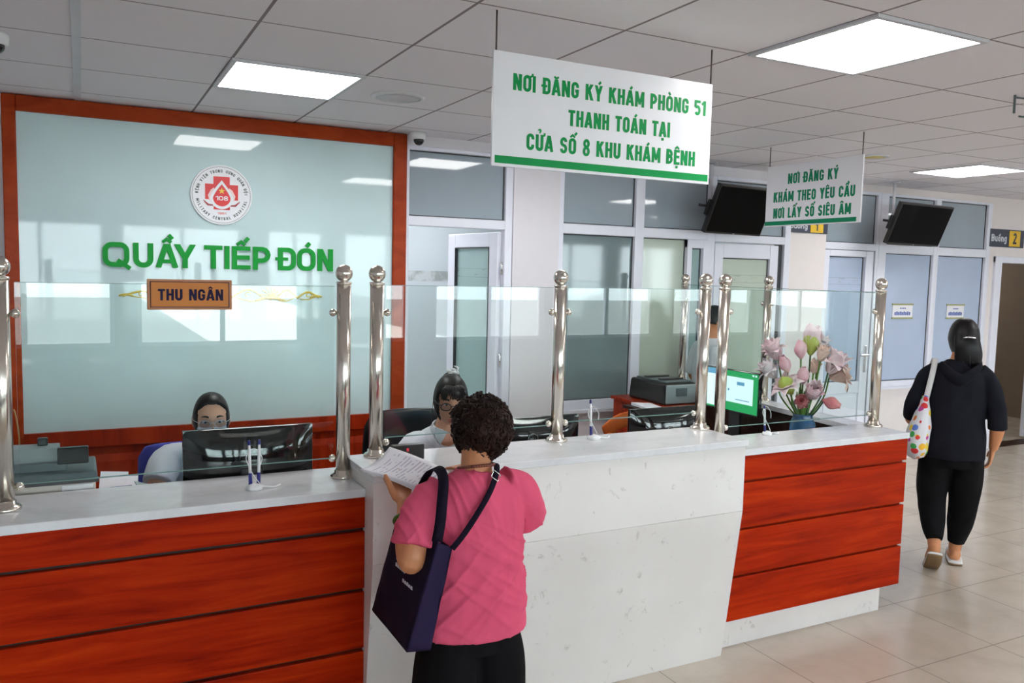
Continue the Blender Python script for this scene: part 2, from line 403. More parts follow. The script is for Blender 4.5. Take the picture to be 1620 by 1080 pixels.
def clip_y(poly, lo, hi):
    for s, lim in ((1, lo), (-1, -hi)):
        out = []
        for i, p in enumerate(poly):
            q = poly[(i+1) % len(poly)]; a = s*p[1]-lim; b = s*q[1]-lim
            if a >= 0: out.append(p)
            if (a >= 0) != (b >= 0): f = a/(a-b); out.append((p[0]+(q[0]-p[0])*f, p[1]+(q[1]-p[1])*f))
        poly = out
        if len(poly) < 3: return []
    return poly

class MB:
    def __init__(s): s.v = []; s.f = []; s.mi = []; s.uv = None
    def add(s, vs, fs, mi=0):
        o = len(s.v); s.v += [V(p) for p in vs]
        for f in fs: s.f.append([i+o for i in f]); s.mi.append(mi)
        return s
    def box(s, lo, hi, mi=0):
        x0, y0, z0 = lo; x1, y1, z1 = hi
        vs = [(x0, y0, z0), (x1, y0, z0), (x1, y1, z0), (x0, y1, z0), (x0, y0, z1), (x1, y0, z1), (x1, y1, z1), (x0, y1, z1)]
        return s.add(vs, [(0, 3, 2, 1), (4, 5, 6, 7), (0, 1, 5, 4), (1, 2, 6, 5), (2, 3, 7, 6), (3, 0, 4, 7)], mi)
    def obox(s, c, u, v, w, size, mi=0):
        """oriented box: axes u,v,w with full sizes"""
        c = V(c); u = V(u).normalized()*size[0]/2; v = V(v).normalized()*size[1]/2; w = V(w).normalized()*size[2]/2
        vs = [c+a*u+b*v+d*w for d in (-1, 1) for a, b in ((-1, -1), (1, -1), (1, 1), (-1, 1))]
        return s.add(vs, [(0, 3, 2, 1), (4, 5, 6, 7), (0, 1, 5, 4), (1, 2, 6, 5), (2, 3, 7, 6), (3, 0, 4, 7)], mi)
    def hexa(s, vs, mi=0):
        return s.add(vs, [(0, 3, 2, 1), (4, 5, 6, 7), (0, 1, 5, 4), (1, 2, 6, 5), (2, 3, 7, 6), (3, 0, 4, 7)], mi)
    def loft(s, pts, radii, side=(1, 0, 0), n=14, sub=4, mi=0, cap=True, rnd=True):
        R = [(r, r) if isinstance(r, (int, float)) else r for r in radii]
        P = catmull([tuple(p)+tuple(r) for p, r in zip(pts, R)], sub)
        rings = []; side = V(side)
        cs = [V(p[:3]) for p in P]; rr = [(abs(p[3]), abs(p[4])) for p in P]
        if rnd and cap:      # rounded ends
            d0 = (cs[0]-cs[1]).normalized(); d1 = (cs[-1]-cs[-2]).normalized()
            m0 = min(rr[0]); m1 = min(rr[-1])
            cs = [cs[0]+d0*m0*.75, cs[0]+d0*m0*.45] + cs + [cs[-1]+d1*m1*.45, cs[-1]+d1*m1*.75]
            rr = [(rr[0][0]*.35, rr[0][1]*.35), (rr[0][0]*.8, rr[0][1]*.8)] + rr + [(rr[-1][0]*.8, rr[-1][1]*.8), (rr[-1][0]*.35, rr[-1][1]*.35)]
        for i, c in enumerate(cs):
            t = (cs[min(i+1, len(cs)-1)]-cs[max(i-1, 0)])
            if t.length < 1e-9: t = V((0, 0, 1))
            t.normalize()
            a = side - t*side.dot(t)
            if a.length < 1e-4: a = t.orthogonal()
            a.normalize(); b = t.cross(a)
            rings.append([c + a*rr[i][0]*cos(2*pi*k/n) + b*rr[i][1]*sin(2*pi*k/n) for k in range(n)])
            side = a
        vs = [p for r in rings for p in r]; fs = []
        for i in range(len(rings)-1):
            for k in range(n):
                fs.append((i*n+k, i*n+(k+1) % n, (i+1)*n+(k+1) % n, (i+1)*n+k))
        if cap:
            fs.append(tuple(range(n))[::-1]); o = (len(rings)-1)*n; fs.append(tuple(range(o, o+n)))
        return s.add(vs, fs, mi)
    def tube(s, pts, r, n=8, sub=4, mi=0, cap=True):
        return s.loft(pts, [r]*len(pts), (0.31, .2, .9), n, sub, mi, cap, rnd=False)
    def cyl(s, a, b, r0, r1=None, n=20, mi=0):
        r1 = r0 if r1 is None else r1
        return s.loft([a, b], [r0, r1], (1, 0, 0.01), n, 1, mi, True, rnd=False)
    def sphere(s, c, r, nu=20, nv=12, mi=0, fn=None, fr=None):
        r = (r, r, r) if isinstance(r, (int, float)) else r
        c = V(c); vs = []; fs = []
        for j in range(nv+1):
            th = pi*j/nv
            for k in range(nu):
                ph = 2*pi*k/nu
                d = V((sin(th)*cos(ph), sin(th)*sin(ph), cos(th)))
                p = V((d.x*r[0], d.y*r[1], d.z*r[2]))
                if fn: p = fn(d, p)
                if fr: p = fr @ p
                vs.append(c+p)
        for j in range(nv):
            for k in range(nu):
                q = (j*nu+k, (j+1)*nu+k, (j+1)*nu+(k+1) % nu, j*nu+(k+1) % nu)
                fs.append(q)
        return s.add(vs, fs, mi)
    def lathe(s, c, prof, n=24, mi=0, axis='z'):
        vs = []; fs = []; c = V(c)
        for r, h in prof:
            for k in range(n):
                a = 2*pi*k/n
                p = V((r*cos(a), r*sin(a), h))
                vs.append(c+p)
        for i in range(len(prof)-1):
            for k in range(n): fs.append((i*n+k, i*n+(k+1) % n, (i+1)*n+(k+1) % n, (i+1)*n+k))
        fs.append(tuple(range(n))[::-1]); o = (len(prof)-1)*n; fs.append(tuple(range(o, o+n)))
        return s.add(vs, fs, mi)
    def prism(s, poly, O, u, v, d0, d1, mi=0):
        """2-D polygon in (u,v) at origin O, extruded along n=u x v from d0 to d1"""
        O = V(O); u = V(u); v = V(v); n = u.cross(v)
        k = len(poly)
        vs = [O+u*a+v*b+n*d0 for a, b in poly] + [O+u*a+v*b+n*d1 for a, b in poly]
        fs = [tuple(range(k))[::-1], tuple(range(k, 2*k))] + [(i, (i+1) % k, (i+1) % k+k, i+k) for i in range(k)]
        return s.add(vs, fs, mi)
    def ribbon(s, pts, wd, w, th=.003, sub=4, mi=0):
        """strap: pts centre line, wd width directions per point"""
        P = catmull([tuple(p)+tuple(d) for p, d in zip(pts, wd)], sub)
        vs = []; fs = []
        for i, p in enumerate(P):
            c = V(p[:3]); d = V(p[3:]).normalized()
            a = V(P[min(i+1, len(P)-1)][:3])-V(P[max(i-1, 0)][:3]); nn = a.cross(d).normalized()
            d = nn.cross(a).normalized()
            vs += [c-d*w/2-nn*th/2, c+d*w/2-nn*th/2, c+d*w/2+nn*th/2, c-d*w/2+nn*th/2]
        for i in range(len(P)-1):
            for k in range(4): fs.append((i*4+k, i*4+(k+1) % 4, (i+1)*4+(k+1) % 4, (i+1)*4+k))
        fs.append((3, 2, 1, 0)); o = (len(P)-1)*4; fs.append((o, o+1, o+2, o+3))
        return s.add(vs, fs, mi)
    def text(s, txt, O, u, v, cap, width=None, depth=.003, bold=.0, mi=0, align='LEFT', lift=0.0, t=.215, w=.56, gap=.10, word=None):
        """raised lettering. O = baseline start (or centre), cap = cap height, width = wanted total width"""
        def total(w): return sum(glyph(c, w, t)[0] for c in txt)+gap*(len(txt)-1)
        if width is not None:
            goal = width/cap; lo, hi = t*1.6, 4.0
            for _ in range(40):
                w = (lo+hi)/2
                if total(w) > goal: hi = w
                else: lo = w
        T = total(w); x = {'LEFT': 0, 'CENTER': -T/2, 'RIGHT': -T}[align]
        O = V(O); u = V(u); v = V(v); n = u.cross(v); c = 0; wi = 0
        for ch in txt:
            if ch == ' ': wi += 1
            W, S = glyph(ch, w, t)
            for pts, k, closed in (S if word is None or word == wi else []):
                low = min(p[1] for p in pts); up = max(p[1] for p in pts)
                a, b = (0, 1) if (low >= -.055 and up <= 1.07 and len(pts) <= 3 and not ch.islower()) else (-9, 9)
                e = depth-.00005*(c % 7); c += 1
                for q in stroke_polys(pts, k, closed):
                    q = clip_y([(p[0], p[1]) for p in q], a, b)
                    if len(q) >= 3: s.prism([((x+p[0])*cap, p[1]*cap) for p in q], O, u, v, lift, lift+e, mi)
            x += W+gap
        return s
    def build(s, name, mats, parent=None, smooth=False, bevel=0, loc=None, seg=2, recalc=True):
        me = bpy.data.meshes.new(name)
        off = V((0, 0, 0))
        if parent is not None:
            q = parent
            while q is not None: off += V(q.location); q = q.parent
        if loc is not None: off = V(loc)
        me.from_pydata([tuple(p-off) for p in s.v], [], s.f)
        if not isinstance(mats, (list, tuple)): mats = [mats]
        for m in mats: me.materials.append(M[m] if isinstance(m, str) else m)
        for p, i in zip(me.polygons, s.mi): p.material_index = i; p.use_smooth = smooth
        if recalc:
            bm = bmesh.new(); bm.from_mesh(me); bmesh.ops.recalc_face_normals(bm, faces=bm.faces); bm.to_mesh(me); bm.free()
        me.update()
        o = bpy.data.objects.new(name, me); C.objects.link(o)
        if parent is not None: o.parent = parent
        elif loc is not None: o.location = loc
        if bevel:
            b = o.modifiers.new('bevel', 'BEVEL'); b.width = bevel; b.segments = seg; b.limit_method = 'ANGLE'; b.angle_limit = radians(40)
        return o

def tag(o, label, cat, group=None):
    o['label'] = label; o['category'] = cat
    if group: o['group'] = group
    return o
def thing(name, label, cat, loc=(0, 0, 0), group=None):
    o = bpy.data.objects.new(name, None); C.objects.link(o); o.location = loc; o.empty_display_size = .1
    return tag(o, label, cat, group)
def struct(o): o['kind'] = 'structure'; return o
def sroot(name, loc=(0, 0, 0)):
    o = bpy.data.objects.new(name, None); C.objects.link(o); o.location = loc; o['kind'] = 'structure'; o.empty_display_size = .1
    return o
def remesh(o, voxel, smooth=2, disp=None):
    m = o.modifiers.new('r', 'REMESH'); m.mode = 'VOXEL'; m.voxel_size = voxel; m.use_smooth_shade = True
    if smooth:
        m2 = o.modifiers.new('s', 'SMOOTH'); m2.iterations = smooth; m2.factor = .5
    dg = bpy.context.evaluated_depsgraph_get(); dg.update()
    me = bpy.data.meshes.new_from_object(o.evaluated_get(dg))
    o.modifiers.clear(); old = o.data
    mats = [x for x in old.materials]; o.data = me
    me.materials.clear()
    for x in mats: me.materials.append(x)
    bpy.data.meshes.remove(old)
    for p in me.polygons: p.use_smooth = True; p.material_index = 0
    if disp:
        ns = [v.normal.copy() for v in me.vertices]
        for v, n in zip(me.vertices, ns): v.co = v.co + n*disp(v.co)
        me.update()
    return o
def merge_in(o, mb, mats, parent=None):
    """append a builder's islands (own materials) to an object's mesh"""
    base = len(o.data.materials)
    for m in mats: o.data.materials.append(M[m])
    off = V((0, 0, 0)); q = o
    while q is not None: off += V(q.location); q = q.parent
    bm = bmesh.new(); bm.from_mesh(o.data)
    vs = [bm.verts.new(p-off) for p in mb.v]
    for f, i in zip(mb.f, mb.mi):
        try: fa = bm.faces.new([vs[k] for k in f]); fa.material_index = base+i; fa.smooth = True
        except ValueError: pass
    bm.to_mesh(o.data); bm.free()
def wrinkle(a, f, seed=0, st=(1, 1, 1)):
    def fn(c):
        p = V((c.x*st[0]*f+seed, c.y*st[1]*f, c.z*st[2]*f))
        return a*(noise.noise(p)+.5*noise.noise(p*2.1))
    return fn

YW = 5.60      # wall with the reception panel and the first doors
YC = 5.76      # wall further along
ZC = 2.815     # ceiling
XL, XR, YN = -2.6, 13.0, -4.6

# ------------------------------------------------------------------ room shell
def shell():
    b = MB(); b.box((XL-.2, YN-.2, -.1), (XR+.2, 9.2, 0)); struct(b.build('floor', 'floor'))
    b = MB(); b.box((XL-.2, YN-.2, ZC), (XR+.2, 9.2, ZC+.1)); struct(b.build('ceiling', 'ceil'))
    b = MB(); b.box((XL-.2, YN-.2, 0), (XL, 9.2, ZC)); struct(b.build('wall_left', 'wall'))
    b = MB(); b.box((XR, YN-.2, 0), (XR+.2, 9.2, ZC)); struct(b.build('wall_right', 'wall'))
    # far wall: solid pieces between the openings
    b = MB()
    b.box((XL, YW, 0), (2.045, YW+.15, ZC))
    b.box((2.045, YW, 2.745), (2.885, YW+.15, ZC))
    b.box((2.885, YW-.03, 0), (3.285, YW+.15, ZC))
    b.box((3.285, YW, 0), (4.84, YW+.15, .77))
    b.box((3.285, YW, 2.735), (5.735, YW+.15, ZC))
    struct(b.build('wall_far', 'wall'))
    b = MB()
    b.box((5.735, YC-.08, 0), (6.295, YC+.15, ZC))
    b.box((6.295, YC, 2.745), (8.90, YC+.15, ZC))
    b.box((7.11, YC, 0), (8.90, YC+.15, .78))
    b.box((8.90, YC, 0), (9.00, YC+.15, ZC))
    b.box((9.00, YC, 2.17), (10.2, YC+.15, ZC))
    b.box((10.2, YC, 0), (XR, YC+.15, ZC))
    struct(b.build('wall_corridor', 'wallpink'))
    # rooms behind the openings
    b = MB(); b.box((XL, 9.0, 0), (5.9, 9.2, ZC)); b.box((1.15, YW+.15, 0), (1.25, 9.0, ZC)); b.box((5.8, YC+.15, 0), (5.9, 9.0, ZC))
    struct(b.build('wall_inner', 'walltile'))
    b = MB(); b.box((5.9, 8.8, 0), (XR, 9.0, ZC)); b.box((8.3, YC+.15, 0), (8.4, 8.8, ZC)); b.box((11.6, YC+.15, 0), (11.7, 8.8, ZC))
    struct(b.build('wall_store', 'tan'))
    # near wall behind the viewer: long window band onto the street
    b = MB()
    b.box((XL, YN-.2, 0), (XR, YN, .85)); b.box((XL, YN-.2, 2.55), (XR, YN, ZC))
    edges = [XL, -1.55, .35, .6, 2.6, 3.05, 4.1, 4.5, 6.3, 6.6, 8.4, 8.8, 10.6, 11.0, 12.6, XR]
    for i in range(0, len(edges)-1, 2): b.box((edges[i], YN-.2, .85), (edges[i+1], YN, 2.55))
    struct(b.build('wall_near', 'neardark'))
    # white strip and slim trim at the frame's side
    b = MB(); b.box((-.003-.016, 2.0, ZC-.006), (.016, YW-.04, ZC)); struct(b.build('trim_1', 'alu'))
shell()
def near_windows():
    spans = [(-1.55, .35), (.6, 2.6), (3.05, 4.1), (4.5, 6.3), (6.6, 8.4), (8.8, 10.6), (11.0, 12.6)]
    for i, (a, c) in enumerate(spans):
        r = sroot('window_%d' % (i+4), (a, YN-.1, .85))
        b = MB(); y0, y1 = YN-.13, YN-.07
        b.box((a, y0, .85), (a+.05, y1, 2.55)); b.box((c-.05, y0, .85), (c, y1, 2.55))
        b.box((a, y0, .85), (c, y1, .90)); b.box((a, y0, 2.50), (c, y1, 2.55)); b.box(((a+c)/2-.03, y0, .85), ((a+c)/2+.03, y1, 2.55))
        b.build('window_frame', 'upvc', r)
        b = MB(); b.box((a+.05, YN-.104, .9), (c-.05, YN-.098, 2.5)); b.build('pane', 'glass', r)
near_windows()
b = MB(); b.box((XL+.02, YN+.02, 0.0005), (XR-.02, -.9, .008)); struct(b.build('floor_dark_cover', 'mat'))  # unseen dark cover added to cut floor glare reflected in the counter glass
b = MB(); b.box((2.9, -45, -.4), (9.6, YN-.25, -.1)); struct(b.build('floor_outside', 'brightground'))  # unseen ground kept bright to bounce light up to the ceiling
b = MB(); b.box((-30, -45, -.42), (2.9, YN-.25, -.12)); struct(b.build('floor_yard', 'darkground'))  # unseen ground made dark to dim reflections in the left glass
b = MB(); b.box((9.6, -45, -.42), (45, YN-.25, -.12)); struct(b.build('floor_dark_right', 'darkground'))  # second unseen dark patch, added to dim reflections on the right

# ------------------------------------------------------------------ window and door units in the far wall
FR = .055
def frame_rects(b, rects, y0, y1):
    for i, (x0, z0, x1, z1) in enumerate(rects): b.box((x0, y0+.0012*i, z0), (x1, y1-.0012*i, z1))
def pane_box(name, x0, z0, x1, z1, y, mat, r):
    b = MB(); b.box((x0, y-.004, z0), (x1, y+.004, z1)); b.build(name, mat, r)
    g = MB(); w = .008     # dark gasket around the pane
    for q in ((x0, z0, x0+w, z1), (x1-w, z0, x1, z1), (x0, z0, x1, z0+w), (x0, z1-w, x1, z1)): g.box((q[0], y-.009, q[1]), (q[2], y-.002, q[3]))
    return g
def units():
    y0, y1 = YW-.02, YW+.06; yp = YW+.02
    # door A with transom; leaf swung into the room behind
    r = sroot('door_1', (2.47, YW, 0))
    b = MB(); frame_rects(b, [(2.045, 0, 2.062, 2.745), (2.822, 0, 2.885, 2.745), (2.045, 2.715, 2.885, 2.745), (2.045, 2.186, 2.885, 2.255)], y0, y1)
    b.build('door_frame', 'upvc', r, bevel=.006)
    g = pane_box('transom_pane', 2.062, 2.255, 2.822, 2.715, yp, 'transom', r); g.build('gasket', 'seal', r)
    hx, hy = 2.812, YW+.04; fx, fy = 2.735, YW+.80
    u = V((fx-hx, fy-hy, 0)); L = u.length; u.normalize(); n = V((0, 0, 1)).cross(u)
    lf = MB()
    def slab(a0, a1, z0, z1, t=.05, mb=lf): mb.obox(V((hx, hy, 0))+u*(a0+a1)/2+V((0, 0, (z0+z1)/2)), u, n, (0, 0, 1), (a1-a0, t, z1-z0))
    slab(0, .115, .03, 2.17); slab(L-.115, L, .03, 2.17); slab(.115, L-.115, 2.06, 2.17); slab(.115, L-.115, .03, .25)
    slab(.115, L-.115, .78, .86)
    leaf = lf.build('door_leaf', 'upvc', r, bevel=.005)
    pn = MB(); slab(.115, L-.115, .86, 2.06, .008, pn); pn.build('pane', 'paneteal', leaf)
    pn = MB(); slab(.115, L-.115, .25, .78, .02, pn); pn.build('lower_panel', 'upvc', leaf)
    g = MB()
    for a0, a1, z0, z1 in ((.115, .124, .86, 2.06), (L-.124, L-.115, .86, 2.06), (.115, L-.115, 2.052, 2.06)): slab(a0, a1, z0, z1, .054, g)
    g.build('gasket', 'seal', leaf)
    hb = MB(); 
    for z in (.4, 1.2, 1.9): hb.cyl((hx+.004, hy-.03, z-.05), (hx+.004, hy-.03, z+.05), .009)
    hb.build('hinge', 'chrome', r, smooth=True)
    hd = MB(); p = V((hx, hy, 1.02))+u*(L-.055)
    hd.obox(p-n*.03, u, n, (0, 0, 1), (.03, .012, .2)); hd.obox(p-n*.06-u*.04, u, n, (0, 0, 1), (.11, .016, .018)); hd.build('door_handle', 'chrome', leaf)
    # unit B : window (two lights) + door, transoms over all
    r = sroot('window_1', (4.0, YW, .77))
    b = MB(); zt = 2.735
    frame_rects(b, [(3.285, .77, 3.332, zt), (4.010, .77, 4.100, zt), (4.772, 0, 4.852, zt), (3.285, 2.700, 4.852, zt), (3.285, 2.182, 4.852, 2.262), (3.285, .77, 4.852, .862)], y0, y1)
    b.build('window_frame', 'upvc', r, bevel=.006)
    for x0, x1 in ((3.332, 4.010), (4.100, 4.772)):
        g = pane_box('transom_pane', x0, 2.262, x1, 2.700, yp, 'transom', r); g.build('gasket', 'seal', r)
    g = pane_box('pane', 3.332, .862, 4.010, 2.182, yp, 'panedark', r); g.build('gasket', 'seal', r)
    g = pane_box('pane', 4.100, .862, 4.55, 2.182, yp, 'panegreen', r); g.build('gasket', 'seal', r)
    b = MB(); frame_rects(b, [(4.55, .862, 4.60, 2.182), (4.722, .862, 4.772, 2.182), (4.55, 2.11, 4.772, 2.182), (4.55, .862, 4.772, .92)], y0-.008, y1)
    b.build('casement_frame', 'upvc', r, bevel=.005)
    g = pane_box('pane', 4.60, .92, 4.722, 2.11, yp, 'paneteal', r); g.build('gasket', 'seal', r)
    b = MB(); b.box((3.27, YW-.06, .765), (4.83, YW-.02, .79)); b.build('window_sill', 'upvc', r)
    r = sroot('door_2', (5.2, YW, 0))
    b = MB(); frame_rects(b, [(5.665, 0, 5.735, zt), (4.852, 2.700, 5.735, zt), (4.852, 2.175, 5.735, 2.245)], y0, y1)
    b.build('door_frame', 'upvc', r, bevel=.006)
    g = pane_box('transom_pane', 4.852, 2.245, 5.665, 2.700, yp, 'transom', r); g.build('gasket', 'seal', r)
    b = MB(); frame_rects(b, [(4.86, .02, 4.955, 2.165), (5.50, .02, 5.60, 2.165), (4.955, 2.04, 5.50, 2.165), (4.955, .02, 5.50, .22), (4.955, .76, 5.50, .86)], y0+.005, y0+.055)
    leaf = b.build('door_leaf', 'upvc', r, bevel=.006)
    g = pane_box('pane', 4.955, .86, 5.50, 2.04, yp, 'panegreen', leaf); g.build('gasket', 'seal', leaf)
    b = MB(); b.box((4.955, y0+.02, .22), (5.50, y0+.04, .76)); b.build('lower_panel', 'upvc', leaf)
    b = MB(); b.box((5.602, y0+.03, .0), (5.664, y0+.07, 2.175)); b.build('gap_shade_strip', 'seal', r)  # dark strip standing for the shade in the open door gap
    # unit C
    y0, y1 = YC-.02, YC+.06; yp = YC+.02
    r = sroot('door_3', (6.7, YC, 0)); zt = 2.745
    b = MB(); frame_rects(b, [(6.295, 0, 6.335, zt), (7.065, 0, 7.11, zt), (6.295, 2.715, 7.11, zt), (6.295, 2.165, 7.11, 2.235)], y0, y1)
    b.build('door_frame', 'upvc', r, bevel=.006)
    g = pane_box('transom_pane', 6.335, 2.235, 7.065, 2.715, yp, 'transom', r); g.build('gasket', 'seal', r)
    b = MB(); frame_rects(b, [(6.34, .02, 6.42, 2.16), (6.93, .02, 7.04, 2.16), (6.42, 2.10, 6.93, 2.16), (6.42, .02, 6.93, .14), (6.42, .74, 6.93, .86)], y0-.005, y0+.05)
    leaf = b.build('door_leaf', 'upvc', r, bevel=.006)
    g = pane_box('pane', 6.42, .86, 6.93, 2.10, yp, 'pane', leaf); g.build('gasket', 'seal', leaf)
    b = MB(); b.box((6.42, y0+.012, .14), (6.93, y0+.03, .74)); b.box((6.45, y0+.004, .17), (6.90, y0+.014, .71)); b.build('lower_panel', 'upvc', leaf, bevel=.004)
    b = MB(); b.box((6.965, y0-.02, .95), (6.995, y0-.005, 1.22)); b.box((6.965, y0-.05, 1.12), (6.985, y0-.02, 1.135)); b.box((6.88, y0-.055, 1.115), (6.99, y0-.04, 1.135))
    b.build('door_handle', 'chrome', leaf, bevel=.003)
    b = MB(); b.box((7.045, y0+.02, 0), (7.062, y0+.05, 2.16)); b.build('gap_shade_strip', 'seal', r)  # dark strip in place of the shaded slit beside the leaf
    r = sroot('window_2', (8.0, YC, .78))
    b = MB(); frame_rects(b, [(7.11, .78, 7.222, zt), (7.955, .78, 8.035, zt), (8.83, .78, 8.90, zt), (7.11, 2.72, 8.90, zt), (7.11, 2.150, 8.90, 2.238), (7.11, .78, 8.90, .842)], y0, y1)
    b.build('window_frame', 'upvc', r, bevel=.006)
    for x0, x1 in ((7.222, 7.955), (8.035, 8.83)):
        g = pane_box('transom_pane', x0, 2.238, x1, 2.72, yp, 'transom', r); g.build('gasket', 'seal', r)
        g = pane_box('pane', x0, .842, x1, 2.150, yp, 'pane', r); g.build('gasket', 'seal', r)
    b = MB(); b.box((7.10, YC-.06, .765), (8.89, YC-.02, .785)); b.build('window_sill', 'upvc', r)
    r = sroot('door_4', (9.6, YC, 0))
    b = MB(); frame_rects(b, [(9.00, 0, 9.12, 2.17), (10.13, 0, 10.2, 2.17), (9.00, 2.10, 10.2, 2.17)], y0-.01, y1+.09)
    b.build('door_frame', 'upvc', r, bevel=.006)
    b = MB(); b.box((10.14, YC+.20, .02), (11.02, YC+.25, 2.09)); lf = b.build('door_leaf', 'upvc', r, bevel=.005)
    b = MB(); b.box((10.90, YC+.25, .98), (10.93, YC+.29, 1.16)); b.build('door_handle', 'chrome', lf)
    b = MB(); b.box((9.0, YC-.02, 0), (10.2, YC+.15, .012)); b.build('door_threshold', 'desk', r)
units()

# ------------------------------------------------------------------ reception panel on the wall
def reception_wall():
    r = thing('glass_wall_panel', 'large pale blue-green glass panel in a cherry wood frame behind the counter', 'wall panel', (.83, YW-.04, 0))
    y0, y1 = YW-.055, YW-.002
    b = MB(); b.box((-.315, YW-.03, .862), (1.933, YW-.012, 2.72)); b.build('glass_sheet', 'recglass', r)
    b = MB()
    b.box((-.385, y0, 0), (-.315, y1, ZC-.005)); b.box((1.933, y0, 0), (2.03, y1, ZC-.005)); b.box((-.315, y0, 2.72), (1.933, y1, ZC-.005))
    b.build('frame', 'frame', r, bevel=.006)
    b = MB(); b.box((-.315, y0, .76), (1.933, y1, .862)); b.box((-.315, y0, 0), (1.933, y1, .10))
    for x in (-.315, .42, 1.15, 1.83): b.box((x, y0+.004, .10), (x+.10, y1, .76))
    b.box((-.315, YW-.022, .1), (1.933, YW-.012, .76))
    for x in (-.215, .52, 1.25):
        b.hexa([(x+.05, YW-.02, .15), (x+.58, YW-.02, .15), (x+.58, YW-.02, .71), (x+.05, YW-.02, .71),
                (x+.10, YW-.036, .20), (x+.53, YW-.036, .20), (x+.53, YW-.036, .66), (x+.10, YW-.036, .66)])
    b.build('wainscot', 'wains', r, bevel=.003)
    b = MB(); b.box((2.03, YW-.035, 0), (2.046, YW-.002, ZC-.07)); b.build('edge_strip', 'upvc', r)
    # lettering
    yl = YW-.030
    t = thing('wall_lettering', 'big green raised letters reading QUẦY TIẾP ĐÓN on the glass panel', 'lettering', (.81, yl, 1.85))
    u, v = V((1, 0, 0)), V((0, 0, 1))
    spans = [('Q', .114, .262), ('U', .282, .395), ('Ầ', .410, .535), ('Y', .515, .640), ('T', .690, .800), ('I', .812, .842), ('Ế', .858, .972), ('P', .988, 1.100), ('Đ', 1.148, 1.265), ('Ó', 1.272, 1.395), ('N', 1.408, 1.512)]
    for ch, x0, x1 in spans:
        m = MB(); m.text(ch, (x0, yl, 1.850), u, v, .148, x1-x0, .016, lift=.001, t=.21); m.build('letter', 'greenlt', t)
    # gold ornament below the letters
    t = tag(gold_scroll(.22, 1.42, 1.685, yl-.001), 'thin gold scroll ornament on the glass panel under the green letters', 'ornament')
def gold_scroll(x0, x1, z, y):
    b = MB()
    cx = 1.10
    def tb(pts, r=.0065): b.tube([(p[0], y, p[1]) for p in pts], r, 6, 5)
    # running waves with curls
    for s, a, e in ((1, 1.14, x1), (-1, 1.06, x0)):
        n = 4 if s < 0 else 2
        L = abs(e-a)/n
        for k in range(n):
            xs = a+s*k*L
            amp = .035*(1-.6*(k/n))
            tb([(xs, z-amp*.6), (xs+s*L*.25, z+amp*.5), (xs+s*L*.5, z+amp), (xs+s*L*.8, z+amp*.2), (xs+s*L, z-amp*.6)])
            tb([(xs+s*L*.5+.022*cos(q*.7)*(1-q*.09), z+.022*sin(q*.7)*(1-q*.09)) for q in range(9)], .0035)
            tb([(xs+s*L*.1, z-amp), (xs+s*L*.45, z-amp*1.1), (xs+s*L*.9, z-amp*.3)], .0035)
        tb([(e-s*.06, z-.012), (e-s*.02, z), (e+s*.02, z-.008)])
    for q in range(9):          # lotus fan in the middle
        a = pi*(q/8); dx, dz = cos(a), sin(a)
        tb([(cx, z-.03), (cx+dx*.035+.01*dz, z-.01+dz*.03), (cx+dx*.075, z-.03+dz*.085)], .005)
    tb([(cx-.1, z-.035), (cx, z-.02), (cx+.1, z-.035)])
    return b.build('gold_ornament', 'gold', None, True, loc=((x0+x1)/2, y, z))
reception_wall()

